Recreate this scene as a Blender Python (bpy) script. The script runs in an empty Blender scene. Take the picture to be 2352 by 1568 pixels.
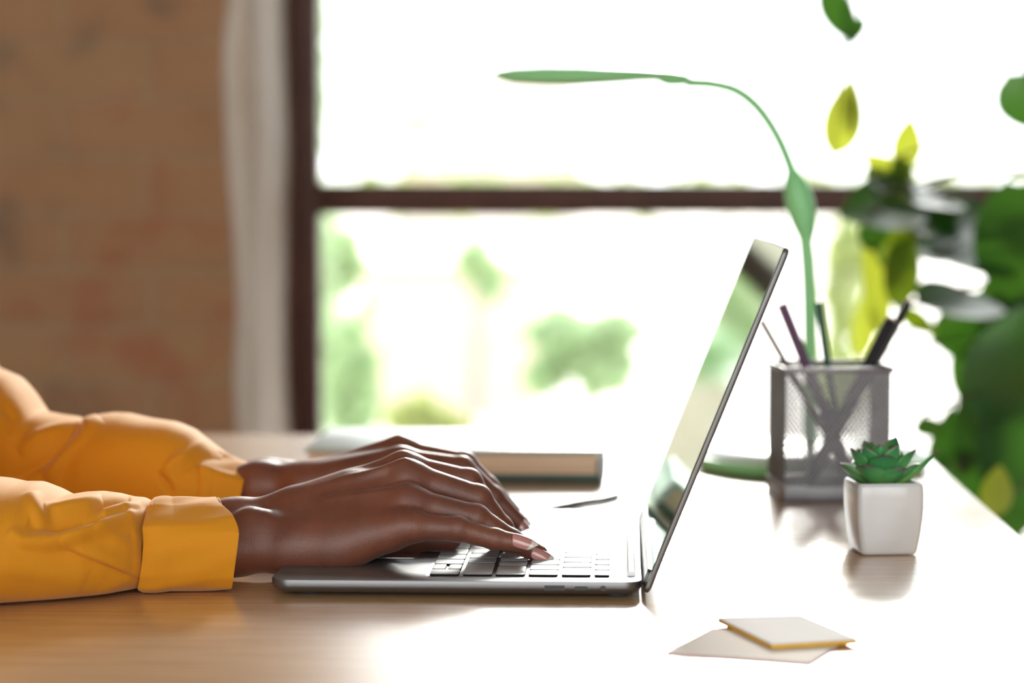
import bpy, bmesh, math, random
import numpy as np
from mathutils import Vector, Matrix

random.seed(7); np.random.seed(7)
S = bpy.context.scene
COL = S.collection
DZ = 0.74                      # desk top height
PI = math.pi

# ------------------------------------------------------------------ camera
W, H, FPX = 2352, 1568, 5553.0
YAW, PITCH = math.radians(2.505), math.radians(3.648)
CAM = Vector((-0.0148, -1.348, DZ + 0.2318))
RIGHT = Vector((math.cos(YAW), math.sin(YAW), 0))
FWD = Vector((-math.sin(YAW) * math.cos(PITCH), math.cos(YAW) * math.cos(PITCH), -math.sin(PITCH)))
UP = RIGHT.cross(FWD)


def ray(px, py):
    return FWD + RIGHT * ((px - W / 2) / FPX) + UP * ((H / 2 - py) / FPX)


def pt(px, py, y):
    """the place at depth y (world) that lies in the given direction from the camera"""
    d = ray(px, py)
    t = (y - CAM.y) / d.y
    return CAM + d * t


def ptz(px, py, z):
    """the place at height z above the desk top"""
    d = ray(px, py)
    t = (z + DZ - CAM.z) / d.z
    return CAM + d * t


def proj(P):
    """P (n,3) array -> pixel arrays"""
    q = P - np.array(CAM)
    f = q @ np.array(FWD)
    return W / 2 + FPX * (q @ np.array(RIGHT)) / f, H / 2 - FPX * (q @ np.array(UP)) / f


cd = bpy.data.cameras.new('camera')
cam = bpy.data.objects.new('camera', cd)
COL.objects.link(cam)
cam.location = CAM
cam.rotation_euler = (PI / 2 - PITCH, 0, YAW)
cd.sensor_width = 36.0
cd.lens = FPX / W * 36.0
cd.clip_start = 0.05
cd.clip_end = 300
cd.dof.use_dof = True
cd.dof.focus_distance = 1.412
cd.dof.aperture_fstop = 4.3
S.camera = cam

S.view_settings.view_transform = 'Standard'
S.view_settings.look = 'None'
S.view_settings.gamma = 1
S.view_settings.use_curve_mapping = False
S.view_settings.exposure = 0.6
S.cycles.use_denoising = True
S.cycles.max_bounces = 10
S.cycles.diffuse_bounces = 4
S.cycles.transparent_max_bounces = 24
S.cycles.caustics_reflective = False
S.cycles.caustics_refractive = False
S.cycles.sample_clamp_indirect = 12


# ------------------------------------------------------------------ materials
def srgb(r, g, b):
    def c(v):
        v /= 255.0
        return v / 12.92 if v <= 0.04045 else ((v + 0.055) / 1.055) ** 2.4
    return (c(r), c(g), c(b), 1)


def newmat(name):
    m = bpy.data.materials.new(name)
    m.use_nodes = True
    nt = m.node_tree
    return m, nt, nt.nodes['Principled BSDF']


def N(nt, t, **kw):
    n = nt.nodes.new(t)
    for k, v in kw.items():
        if k.startswith('i_'):
            n.inputs[k[2:].replace('_', ' ')].default_value = v
        else:
            setattr(n, k, v)
    return n


def mat(name, col, rough=0.5, metal=0.0, spec=0.5, coat=0.0, coat_rough=0.1, col2=None, nscale=20,
        bump=0.0, bscale=400, bdist=0.001, sheen=0.0, stretch=(1, 1, 1)):
    m, nt, b = newmat(name)
    b.inputs['Base Color'].default_value = col
    b.inputs['Roughness'].default_value = rough
    b.inputs['Metallic'].default_value = metal
    b.inputs['Specular IOR Level'].default_value = spec
    b.inputs['Coat Weight'].default_value = coat
    b.inputs['Coat Roughness'].default_value = coat_rough
    b.inputs['Sheen Weight'].default_value = sheen
    tc = N(nt, 'ShaderNodeTexCoord')
    mp = N(nt, 'ShaderNodeMapping')
    mp.inputs['Scale'].default_value = stretch
    nt.links.new(tc.outputs['Object'], mp.inputs['Vector'])
    if col2 is not None:
        n = N(nt, 'ShaderNodeTexNoise')
        n.inputs['Scale'].default_value = nscale
        n.inputs['Detail'].default_value = 4
        nt.links.new(mp.outputs[0], n.inputs['Vector'])
        r = N(nt, 'ShaderNodeValToRGB')
        r.color_ramp.elements[0].position = 0.35
        r.color_ramp.elements[1].position = 0.65
        r.color_ramp.elements[0].color = col
        r.color_ramp.elements[1].color = col2
        nt.links.new(n.outputs['Fac'], r.inputs['Fac'])
        nt.links.new(r.outputs['Color'], b.inputs['Base Color'])
    if bump > 0:
        n = N(nt, 'ShaderNodeTexNoise')
        n.inputs['Scale'].default_value = bscale
        n.inputs['Detail'].default_value = 3
        nt.links.new(mp.outputs[0], n.inputs['Vector'])
        bp = N(nt, 'ShaderNodeBump')
        bp.inputs['Strength'].default_value = bump
        bp.inputs['Distance'].default_value = bdist
        nt.links.new(n.outputs['Fac'], bp.inputs['Height'])
        nt.links.new(bp.outputs['Normal'], b.inputs['Normal'])
    return m


def leaf_mat(name, col, trans, rough=0.35, tw=0.45):
    m, nt, b = newmat(name)
    out = nt.nodes['Material Output']
    tc = N(nt, 'ShaderNodeTexCoord')
    n = N(nt, 'ShaderNodeTexNoise')
    n.inputs['Scale'].default_value = 14
    nt.links.new(tc.outputs['Object'], n.inputs['Vector'])
    hs = N(nt, 'ShaderNodeMix', data_type='RGBA')
    hs.inputs[6].default_value = col
    hs.inputs[7].default_value = tuple(c * 0.55 for c in col[:3]) + (1,)
    nt.links.new(n.outputs['Fac'], hs.inputs[0])
    nt.links.new(hs.outputs[2], b.inputs['Base Color'])
    b.inputs['Roughness'].default_value = rough
    t = N(nt, 'ShaderNodeBsdfTranslucent')
    t.inputs['Color'].default_value = trans
    mx = N(nt, 'ShaderNodeMixShader')
    mx.inputs[0].default_value = tw
    nt.links.new(b.outputs[0], mx.inputs[1])
    nt.links.new(t.outputs[0], mx.inputs[2])
    nt.links.new(mx.outputs[0], out.inputs['Surface'])
    return m


M = {}
M['alu'] = mat('aluminium', (0.225, 0.223, 0.227, 1), 0.42, 0.9, bump=0.03, bscale=2500, bdist=0.0002)
M['alu_dark'] = mat('dark_aluminium', (0.16, 0.16, 0.165, 1), 0.4, 0.9, bump=0.03, bscale=2500, bdist=0.0002)
M['slot_and_shade'] = mat('key_slot_and_shade', (0.012, 0.012, 0.013, 1), 1.0, spec=0.0)  # black of the key gaps, also the shade painted on key sides
M['hinge'] = mat('bright_hinge', (0.6, 0.6, 0.61, 1), 0.3, 0.9, bump=0.02)
M['key'] = mat('keycap', (0.40, 0.40, 0.41, 1), 0.5, 0.1, spec=0.35, bump=0.02, bscale=900, bdist=0.0002)
M['trackpad'] = mat('trackpad_glass', (0.42, 0.42, 0.43, 1), 0.12, 0.6, coat=1.0, coat_rough=0.05, bump=0.01)
M['black'] = mat('black_plastic', (0.012, 0.012, 0.013, 1), 0.4, bump=0.02)
M['screen'] = mat('screen_glass', (0.006, 0.006, 0.007, 1), 0.045, 0.0, spec=0.75, coat=1.0, coat_rough=0.03,
                  col2=(0.012, 0.012, 0.012, 1), nscale=60)
def screen_mat():
    m, nt, b = newmat('screen_glass_coated')
    out = nt.nodes['Material Output']
    b.inputs['Base Color'].default_value = (0.006, 0.007, 0.007, 1)
    b.inputs['Roughness'].default_value = 0.5
    b.inputs['Specular IOR Level'].default_value = 0.0
    tc = N(nt, 'ShaderNodeTexCoord')
    n = N(nt, 'ShaderNodeTexNoise')
    n.inputs['Scale'].default_value = 900
    nt.links.new(tc.outputs['Object'], n.inputs['Vector'])
    g = N(nt, 'ShaderNodeBsdfGlossy')
    g.inputs['Color'].default_value = (0.72, 0.90, 0.78, 1)
    mr = N(nt, 'ShaderNodeMapRange')
    mr.inputs['To Min'].default_value = 0.03; mr.inputs['To Max'].default_value = 0.06
    nt.links.new(n.outputs['Fac'], mr.inputs['Value'])
    nt.links.new(mr.outputs[0], g.inputs['Roughness'])
    f = N(nt, 'ShaderNodeFresnel'); f.inputs['IOR'].default_value = 1.6
    mx = N(nt, 'ShaderNodeMixShader')
    nt.links.new(f.outputs[0], mx.inputs[0]); nt.links.new(b.outputs[0], mx.inputs[1]); nt.links.new(g.outputs[0], mx.inputs[2])
    nt.links.new(mx.outputs[0], out.inputs['Surface'])
    return m


M['screen'] = screen_mat()
M['rubber'] = mat('rubber', (0.05, 0.05, 0.05, 1), 0.8, bump=0.05)
M['frame'] = mat('window_paint', srgb(98, 60, 50), 0.5, col2=srgb(84, 50, 42), nscale=12, bump=0.1, bscale=90)
M['plaster'] = mat('plaster', srgb(244, 236, 224), 0.9, col2=srgb(232, 222, 208), nscale=7, bump=0.5, bscale=25, bdist=0.01)
M['wallwhite'] = mat('white_wall', srgb(225, 220, 212), 0.9, col2=srgb(218, 212, 204), nscale=3, bump=0.1)
M['floorwood'] = mat('floor_boards', srgb(150, 110, 78), 0.5, col2=srgb(120, 84, 58), nscale=6, stretch=(1, 9, 1), bump=0.1)
M['cover_pale'] = mat('pale_cover', srgb(178, 194, 196), 0.35, spec=0.6, col2=srgb(168, 186, 188), nscale=30, bump=0.05)
M['cover_green'] = mat('green_cover', srgb(62, 92, 84), 0.5, bump=0.1, col2=srgb(52, 80, 73), nscale=30)
M['paper'] = mat('paper_edges', srgb(236, 214, 188), 0.8, col2=srgb(214, 188, 160), nscale=40, stretch=(0.2, 0.2, 14), bump=0.1)
M['cable'] = mat('cable', srgb(34, 36, 40), 0.7, spec=0.2, bump=0.05)
M['lamp'] = mat('lamp_green', srgb(148, 222, 156), 0.38, spec=0.5, col2=srgb(140, 216, 148), nscale=15, bump=0.02)
M['lamp_light'] = mat('lamp_pale_green', srgb(216, 240, 228), 0.3, col2=srgb(210, 236, 222), nscale=15, bump=0.02)
M['steel'] = mat('mesh_steel', (0.22, 0.21, 0.22, 1), 0.42, 0.8, bump=0.03, col2=(0.18, 0.17, 0.18, 1), nscale=60)
M['ceramic'] = mat('white_ceramic', srgb(222, 223, 224), 0.16, spec=0.55, coat=0.4, coat_rough=0.05,
                   col2=srgb(217, 218, 219), nscale=50, bump=0.02, bscale=60)
M['soil'] = mat('soil', srgb(58, 42, 32), 0.95, col2=srgb(34, 26, 20), nscale=300, bump=0.8, bscale=500)
M['pen_black'] = mat('pen_black', srgb(34, 35, 40), 0.45, bump=0.03)
M['pen_purple'] = mat('pen_purple', srgb(92, 52, 92), 0.35, bump=0.03)
M['pen_green'] = mat('pen_green', srgb(34, 84, 62), 0.35, bump=0.03)
M['pen_brown'] = mat('pen_brown', srgb(88, 70, 52), 0.4, bump=0.03)
M['wood_end'] = mat('pencil_wood', srgb(196, 168, 150), 0.7, bump=0.05)
M['note_white'] = mat('note_white', srgb(226, 224, 224), 0.85, bump=0.05)
M['note_yellow'] = mat('note_yellow', srgb(240, 190, 20), 0.8, col2=srgb(232, 176, 30), nscale=90, bump=0.05)
M['note_pink'] = mat('note_pink', srgb(222, 180, 186), 0.8, bump=0.05)
M['note_cream'] = mat('note_cream', srgb(232, 224, 216), 0.85, bump=0.05)
M['bark'] = mat('bark', srgb(110, 92, 72), 0.9, col2=srgb(80, 66, 52), nscale=30, bump=0.4, bscale=60)
M['terracotta'] = mat('plant_pot', srgb(200, 198, 192), 0.6, bump=0.05)
M['paving'] = mat('paving', srgb(226, 220, 214), 0.9, col2=srgb(218, 210, 204), nscale=0.8, bump=0.1, bscale=10)
M['render_pale'] = mat('render_pale', srgb(206, 200, 196), 0.9, col2=srgb(198, 190, 186), nscale=1, bump=0.1, bscale=10)
M['render_pink'] = mat('render_pink', srgb(190, 170, 160), 0.9, col2=srgb(184, 164, 154), nscale=1, bump=0.1, bscale=10)
M['roof'] = mat('roof_tiles', srgb(186, 168, 158), 0.9, bump=0.2, bscale=8)
M['leafA'] = leaf_mat('leaf_dark', (0.020, 0.085, 0.022, 1), (0.10, 0.30, 0.02, 1), 0.28, 0.22)
M['leafB'] = leaf_mat('leaf_yellow', (0.20, 0.28, 0.02, 1), (0.55, 0.62, 0.05, 1), 0.4, 0.5)
M['leafC'] = leaf_mat('leaf_olive', (0.06, 0.14, 0.01, 1), (0.24, 0.34, 0.01, 1), 0.4, 0.35)
M['bush'] = leaf_mat('bush_leaf', (0.50, 0.68, 0.42, 1), (0.50, 0.72, 0.36, 1), 0.6, 0.4)
M['bush2'] = leaf_mat('bush_leaf_pale', (0.50, 0.60, 0.26, 1), (0.52, 0.62, 0.22, 1), 0.6, 0.4)
M['denim'] = mat('denim', srgb(52, 62, 84), 0.85, col2=srgb(44, 54, 74), nscale=60, bump=0.2, bscale=900)
M['shoe'] = mat('white_leather', srgb(220, 218, 214), 0.5, bump=0.05)
M['hair'] = mat('hair', (0.012, 0.010, 0.009, 1), 0.5, bump=0.6, bscale=300)


def succulent_mat():
    m, nt, b = newmat('succulent_leaf')
    at = N(nt, 'ShaderNodeAttribute', attribute_name='tipness')
    r = N(nt, 'ShaderNodeValToRGB')
    e = r.color_ramp.elements
    e[0].position = 0.0; e[0].color = srgb(150, 190, 100)
    e[1].position = 1.0; e[1].color = srgb(92, 74, 84)
    x = r.color_ramp.elements.new(0.45); x.color = srgb(92, 172, 98)
    x = r.color_ramp.elements.new(0.86); x.color = srgb(56, 136, 84)
    nt.links.new(at.outputs['Fac'], r.inputs['Fac'])
    nt.links.new(r.outputs['Color'], b.inputs['Base Color'])
    b.inputs['Roughness'].default_value = 0.32
    b.inputs['Subsurface Weight'].default_value = 0.3
    b.inputs['Subsurface Scale'].default_value = 0.003
    return m


M['succulent'] = succulent_mat()


def wood_mat():
    m, nt, b = newmat('desk_wood')
    tc = N(nt, 'ShaderNodeTexCoord')
    mp = N(nt, 'ShaderNodeMapping')
    mp.inputs['Scale'].default_value = (5.0, 80, 40)
    mp.inputs['Rotation'].default_value = (0, 0, math.radians(62))
    nt.links.new(tc.outputs['Object'], mp.inputs['Vector'])
    n = N(nt, 'ShaderNodeTexNoise')
    n.inputs['Scale'].default_value = 2.2
    n.inputs['Detail'].default_value = 6
    n.inputs['Distortion'].default_value = 0.4
    nt.links.new(mp.outputs[0], n.inputs['Vector'])
    r = N(nt, 'ShaderNodeValToRGB')
    r.color_ramp.elements[0].position = 0.3; r.color_ramp.elements[0].color = srgb(184, 140, 96)
    r.color_ramp.elements[1].position = 0.72; r.color_ramp.elements[1].color = srgb(212, 174, 130)
    nt.links.new(n.outputs['Fac'], r.inputs['Fac'])
    nt.links.new(r.outputs['Color'], b.inputs['Base Color'])
    b.inputs['Roughness'].default_value = 0.27
    b.inputs['Specular IOR Level'].default_value = 0.9
    b.inputs['Coat Weight'].default_value = 0.8
    b.inputs['Coat IOR'].default_value = 1.7
    b.inputs['Coat Roughness'].default_value = 0.25
    bp = N(nt, 'ShaderNodeBump')
    bp.inputs['Strength'].default_value = 0.05
    bp.inputs['Distance'].default_value = 0.001
    nt.links.new(n.outputs['Fac'], bp.inputs['Height'])
    nt.links.new(bp.outputs['Normal'], b.inputs['Normal'])
    return m


M['wood'] = wood_mat()


def brick_mat():
    m, nt, b = newmat('old_brick')
    tc = N(nt, 'ShaderNodeTexCoord')
    sx = N(nt, 'ShaderNodeSeparateXYZ')
    nt.links.new(tc.outputs['Object'], sx.inputs[0])
    cb = N(nt, 'ShaderNodeCombineXYZ')
    ad = N(nt, 'ShaderNodeMath', operation='ADD')
    nt.links.new(sx.outputs['X'], ad.inputs[0]); nt.links.new(sx.outputs['Y'], ad.inputs[1])
    nt.links.new(ad.outputs[0], cb.inputs['X']); nt.links.new(sx.outputs['Z'], cb.inputs['Y'])
    br = N(nt, 'ShaderNodeTexBrick')
    br.inputs['Scale'].default_value = 1.0
    br.inputs['Brick Width'].default_value = 0.235
    br.inputs['Row Height'].default_value = 0.078
    br.inputs['Mortar Size'].default_value = 0.008
    br.inputs['Mortar Smooth'].default_value = 0.3
    br.inputs['Bias'].default_value = 0.0
    br.inputs['Color1'].default_value = srgb(178, 122, 92)
    br.inputs['Color2'].default_value = srgb(190, 152, 114)
    br.inputs['Mortar'].default_value = srgb(184, 156, 126)
    nt.links.new(cb.outputs[0], br.inputs['Vector'])
    n = N(nt, 'ShaderNodeTexNoise')
    n.inputs['Scale'].default_value = 9
    n.inputs['Detail'].default_value = 3
    nt.links.new(tc.outputs['Object'], n.inputs['Vector'])
    r = N(nt, 'ShaderNodeValToRGB')
    e = r.color_ramp.elements
    e[0].position = 0.3; e[0].color = srgb(134, 118, 100)
    e[1].position = 0.74; e[1].color = srgb(192, 118, 90)
    x = e.new(0.42); x.color = srgb(188, 148, 112)
    x = e.new(0.58); x.color = srgb(194, 156, 118)
    nt.links.new(n.outputs['Fac'], r.inputs['Fac'])
    mx = N(nt, 'ShaderNodeMix', data_type='RGBA')
    mx.inputs[0].default_value = 0.62
    nt.links.new(br.outputs['Color'], mx.inputs[6]); nt.links.new(r.outputs['Color'], mx.inputs[7])
    nt.links.new(mx.outputs[2], b.inputs['Base Color'])
    b.inputs['Roughness'].default_value = 0.9
    bp = N(nt, 'ShaderNodeBump')
    bp.inputs['Strength'].default_value = 0.6
    bp.inputs['Distance'].default_value = 0.006
    iv = N(nt, 'ShaderNodeMath', operation='SUBTRACT')
    iv.inputs[0].default_value = 1.0
    nt.links.new(br.outputs['Fac'], iv.inputs[1])
    nt.links.new(iv.outputs[0], bp.inputs['Height'])
    nt.links.new(bp.outputs['Normal'], b.inputs['Normal'])
    return m


M['brick'] = brick_mat()


def skin_mat():
    m, nt, b = newmat('brown_skin')
    tc = N(nt, 'ShaderNodeTexCoord')
    n = N(nt, 'ShaderNodeTexNoise')
    n.inputs['Scale'].default_value = 38
    n.inputs['Detail'].default_value = 4
    nt.links.new(tc.outputs['Object'], n.inputs['Vector'])
    r = N(nt, 'ShaderNodeValToRGB')
    r.color_ramp.elements[0].position = 0.3; r.color_ramp.elements[0].color = srgb(104, 58, 42)
    r.color_ramp.elements[1].position = 0.7; r.color_ramp.elements[1].color = srgb(128, 74, 52)
    nt.links.new(n.outputs['Fac'], r.inputs['Fac'])
    nt.links.new(r.outputs['Color'], b.inputs['Base Color'])
    b.inputs['Roughness'].default_value = 0.5
    b.inputs['Specular IOR Level'].default_value = 0.7
    b.inputs['Sheen Weight'].default_value = 0.12
    b.inputs['Sheen Roughness'].default_value = 0.4
    b.inputs['Subsurface Weight'].default_value = 0.12
    b.inputs['Subsurface Radius'].default_value = (1.0, 0.35, 0.2)
    b.inputs['Subsurface Scale'].default_value = 0.0025
    v = N(nt, 'ShaderNodeTexVoronoi')
    v.inputs['Scale'].default_value = 1500
    v.inputs['Randomness'].default_value = 1.0
    mp = N(nt, 'ShaderNodeMapping')
    mp.inputs['Scale'].default_value = (1.0, 1.0, 0.6)
    nt.links.new(tc.outputs['Object'], mp.inputs['Vector'])
    nt.links.new(mp.outputs[0], v.inputs['Vector'])
    n2 = N(nt, 'ShaderNodeTexNoise')
    n2.inputs['Scale'].default_value = 260
    n2.inputs['Detail'].default_value = 3
    nt.links.new(tc.outputs['Object'], n2.inputs['Vector'])
    ad = N(nt, 'ShaderNodeMath', operation='ADD')
    nt.links.new(v.outputs['Distance'], ad.inputs[0]); nt.links.new(n2.outputs['Fac'], ad.inputs[1])
    bp = N(nt, 'ShaderNodeBump')
    bp.inputs['Strength'].default_value = 0.25
    bp.inputs['Distance'].default_value = 0.0004
    nt.links.new(ad.outputs[0], bp.inputs['Height'])
    nt.links.new(bp.outputs['Normal'], b.inputs['Normal'])
    return m


M['skin'] = skin_mat()


def cloth_mat():
    m, nt, b = newmat('mustard_cotton')
    tc = N(nt, 'ShaderNodeTexCoord')
    n = N(nt, 'ShaderNodeTexNoise')
    n.inputs['Scale'].default_value = 12
    nt.links.new(tc.outputs['Object'], n.inputs['Vector'])
    r = N(nt, 'ShaderNodeValToRGB')
    r.color_ramp.elements[0].color = srgb(214, 138, 22)
    r.color_ramp.elements[1].color = srgb(222, 150, 30)
    nt.links.new(n.outputs['Fac'], r.inputs['Fac'])
    nt.links.new(r.outputs['Color'], b.inputs['Base Color'])
    b.inputs['Roughness'].default_value = 0.78
    b.inputs['Specular IOR Level'].default_value = 0.3
    b.inputs['Sheen Weight'].default_value = 0.35
    b.inputs['Sheen Roughness'].default_value = 0.4
    b.inputs['Sheen Tint'].default_value = (1.0, 0.9, 0.7, 1)
    w = N(nt, 'ShaderNodeTexWave', wave_type='BANDS', bands_direction='DIAGONAL')
    w.inputs['Scale'].default_value = 420
    w.inputs['Distortion'].default_value = 1.0
    nt.links.new(tc.outputs['Object'], w.inputs['Vector'])
    n2 = N(nt, 'ShaderNodeTexNoise')
    n2.inputs['Scale'].default_value = 120
    n2.inputs['Detail'].default_value = 4
    nt.links.new(tc.outputs['Object'], n2.inputs['Vector'])
    ad = N(nt, 'ShaderNodeMath', operation='MULTIPLY_ADD')
    ad.inputs[1].default_value = 0.25
    nt.links.new(w.outputs['Fac'], ad.inputs[0]); nt.links.new(n2.outputs['Fac'], ad.inputs[2])
    bp = N(nt, 'ShaderNodeBump')
    bp.inputs['Strength'].default_value = 0.22
    bp.inputs['Distance'].default_value = 0.0008
    nt.links.new(ad.outputs[0], bp.inputs['Height'])
    nt.links.new(bp.outputs['Normal'], b.inputs['Normal'])
    return m


M['cloth'] = cloth_mat()


def nail_mat():
    m, nt, b = newmat('french_nail')
    at = N(nt, 'ShaderNodeAttribute', attribute_name='tipness')
    r = N(nt, 'ShaderNodeValToRGB')
    e = r.color_ramp.elements
    e[0].position = 0.72; e[0].color = srgb(196, 138, 130)
    e[1].position = 0.78; e[1].color = srgb(232, 224, 214)
    nt.links.new(at.outputs['Fac'], r.inputs['Fac'])
    nt.links.new(r.outputs['Color'], b.inputs['Base Color'])
    b.inputs['Roughness'].default_value = 0.12
    b.inputs['Coat Weight'].default_value = 1.0
    b.inputs['Coat Roughness'].default_value = 0.05
    return m


M['nail'] = nail_mat()


def glass_mat():
    m, nt, b = newmat('window_glass')
    nt.nodes.remove(b)
    out = nt.nodes['Material Output']
    t = N(nt, 'ShaderNodeBsdfTransparent')
    t.inputs['Color'].default_value = (0.97, 0.98, 0.97, 1)
    g = N(nt, 'ShaderNodeBsdfGlossy')
    g.inputs['Roughness'].default_value = 0.02
    f = N(nt, 'ShaderNodeFresnel')
    f.inputs['IOR'].default_value = 1.45
    mx = N(nt, 'ShaderNodeMixShader')
    nt.links.new(f.outputs[0], mx.inputs[0])
    nt.links.new(t.outputs[0], mx.inputs[1]); nt.links.new(g.outputs[0], mx.inputs[2])
    nt.links.new(mx.outputs[0], out.inputs['Surface'])
    return m


M['glass'] = glass_mat()


# ------------------------------------------------------------------ object helpers
def link(o, parent=None):
    COL.objects.link(o)
    if parent is not None:
        o.parent = parent
        o.matrix_parent_inverse = parent.matrix_world.inverted()
    return o


def tag(o, label=None, cat=None, group=None, kind=None):
    if label: o['label'] = label
    if cat: o['category'] = cat
    if group: o['group'] = group
    if kind: o['kind'] = kind
    return o


def empty(name, loc=(0, 0, 0), label=None, cat=None, group=None, kind=None):
    o = bpy.data.objects.new(name, None)
    o.location = loc
    o.matrix_world = Matrix.Translation(loc)
    o.empty_display_size = 0.02
    COL.objects.link(o)
    return tag(o, label, cat, group, kind)


def mesh_obj(name, verts, faces, material, parent=None, smooth=True, autosmooth=None):
    me = bpy.data.meshes.new(name)
    me.from_pydata([tuple(v) for v in verts], [], [tuple(int(i) for i in f) for f in faces])
    mats = material if isinstance(material, list) else [material]
    for m_ in mats:
        me.materials.append(m_)
    o = bpy.data.objects.new(name, me)
    if parent is not None:
        # vertices are given in world space
        inv = parent.matrix_world.inverted()
        me.transform(inv)
    COL.objects.link(o)
    if parent is not None:
        o.parent = parent
    if smooth:
        me.polygons.foreach_set('use_smooth', [True] * len(me.polygons))
    if autosmooth:
        me.set_sharp_from_angle(angle=math.radians(autosmooth))
    me.update()
    return o


def bm_obj(name, bm, material, parent=None, smooth=True, autosmooth=35):
    me = bpy.data.meshes.new(name)
    bmesh.ops.recalc_face_normals(bm, faces=bm.faces)
    bm.to_mesh(me)
    bm.free()
    mats = material if isinstance(material, list) else [material]
    for m_ in mats:
        me.materials.append(m_)
    if parent is not None:
        me.transform(parent.matrix_world.inverted())
    o = bpy.data.objects.new(name, me)
    COL.objects.link(o)
    if parent is not None:
        o.parent = parent
    if smooth:
        me.polygons.foreach_set('use_smooth', [True] * len(me.polygons))
        me.set_sharp_from_angle(angle=math.radians(autosmooth))
    me.update()
    return o


def box(bm, c, s, rotz=0.0, bevel=0.0, mi=0, mtx=None):
    m_ = Matrix.Translation(c) @ Matrix.Rotation(rotz, 4, 'Z') @ Matrix.Diagonal((s[0], s[1], s[2], 1))
    if mtx is not None:
        m_ = mtx @ Matrix.Translation(c) @ Matrix.Diagonal((s[0], s[1], s[2], 1))
    r = bmesh.ops.create_cube(bm, size=1.0, matrix=m_)
    fs = set()
    for v in r['verts']:
        fs.update(v.link_faces)
    for f in fs: f.material_index = mi
    if bevel > 0:
        es = set()
        for v in r['verts']: es.update(v.link_edges)
        bmesh.ops.bevel(bm, geom=list(es), offset=bevel, segments=2, profile=0.5, affect='EDGES')


def tube(bm, pts, rad, seg=12, caps=True):
    pts = [Vector(p) for p in pts]
    n = len(pts)
    if not hasattr(rad, '__len__'): rad = [rad] * n
    tang = [(pts[min(i + 1, n - 1)] - pts[max(i - 1, 0)]).normalized() for i in range(n)]
    up = Vector((0, 0, 1)) if abs(tang[0].z) < 0.9 else Vector((1, 0, 0))
    a = tang[0].cross(up).normalized()
    rings = []
    for i in range(n):
        a = (a - tang[i] * a.dot(tang[i])).normalized()
        b = tang[i].cross(a)
        rings.append([bm.verts.new(pts[i] + (a * math.cos(2 * PI * k / seg) + b * math.sin(2 * PI * k / seg)) * rad[i])
                      for k in range(seg)])
    for i in range(n - 1):
        for k in range(seg):
            bm.faces.new((rings[i][k], rings[i][(k + 1) % seg], rings[i + 1][(k + 1) % seg], rings[i + 1][k]))
    if caps:
        bm.faces.new(rings[0][::-1]); bm.faces.new(rings[-1])


def smooth_path(ctrl, n=60):
    """Catmull-Rom through control points"""
    c = [Vector(p) for p in ctrl]
    c = [c[0] * 2 - c[1]] + c + [c[-1] * 2 - c[-2]]
    out = []
    segs = len(c) - 3
    for s in range(segs):
        p0, p1, p2, p3 = c[s:s + 4]
        k = max(2, n // segs)
        for j in range(k):
            t = j / k
            out.append(0.5 * ((2 * p1) + (p2 - p0) * t + (2 * p0 - 5 * p1 + 4 * p2 - p3) * t * t + (3 * p1 - p0 - 3 * p2 + p3) * t ** 3))
    out.append(c[-2])
    return out


def lathe(bm, profile, centre, seg=48, mtx=None):
    rings = []
    for (r, z) in profile:
        ring = []
        for k in range(seg):
            a = 2 * PI * k / seg
            p = Vector((r * math.cos(a), r * math.sin(a), z))
            if mtx is not None: p = mtx @ p
            ring.append(bm.verts.new(p + Vector(centre)))
        rings.append(ring)
    for i in range(len(rings) - 1):
        for k in range(seg):
            bm.faces.new((rings[i][k], rings[i][(k + 1) % seg], rings[i + 1][(k + 1) % seg], rings[i + 1][k]))
    bm.faces.new(rings[0][::-1]); bm.faces.new(rings[-1])


# ------------------------------------------------------------------ implicit surfaces
def smin(a, b, k):
    h = np.clip(0.5 + 0.5 * (b - a) / k, 0, 1)
    return b + (a - b) * h - k * h * (1 - h)


class Field:
    """a signed distance field in millimetres on a regular grid"""
    def __init__(self, lo, hi, step):
        self.lo = np.array(lo, np.float32); self.step = step
        n = np.ceil((np.array(hi) - np.array(lo)) / step).astype(int) + 1
        ax = [self.lo[i] + np.arange(n[i], dtype=np.float32) * step for i in range(3)]
        self.X, self.Y, self.Z = np.meshgrid(*ax, indexing='ij', sparse=True)
        self.shape = tuple(n)

    def cone(self, a, b, ra, rb):
        a = np.array(a, np.float32); b = np.array(b, np.float32)
        d = b - a
        L = float(d @ d) + 1e-9
        px, py, pz = self.X - a[0], self.Y - a[1], self.Z - a[2]
        h = np.clip((px * d[0] + py * d[1] + pz * d[2]) / L, 0, 1)
        return np.sqrt((px - h * d[0]) ** 2 + (py - h * d[1]) ** 2 + (pz - h * d[2]) ** 2) - (ra + (rb - ra) * h)

    def ball(self, c, r):
        return np.sqrt((self.X - c[0]) ** 2 + (self.Y - c[1]) ** 2 + (self.Z - c[2]) ** 2) - r

    def ell(self, c, r):
        k = np.sqrt(((self.X - c[0]) / r[0]) ** 2 + ((self.Y - c[1]) / r[1]) ** 2 + ((self.Z - c[2]) / r[2]) ** 2)
        return (k - 1) * min(r)

    def chain(self, pts, rads, k=2.5):
        d = None
        for i in range(len(pts) - 1):
            c = self.cone(pts[i], pts[i + 1], rads[i], rads[i + 1])
            d = c if d is None else smin(d, c, k)
        return d


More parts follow.
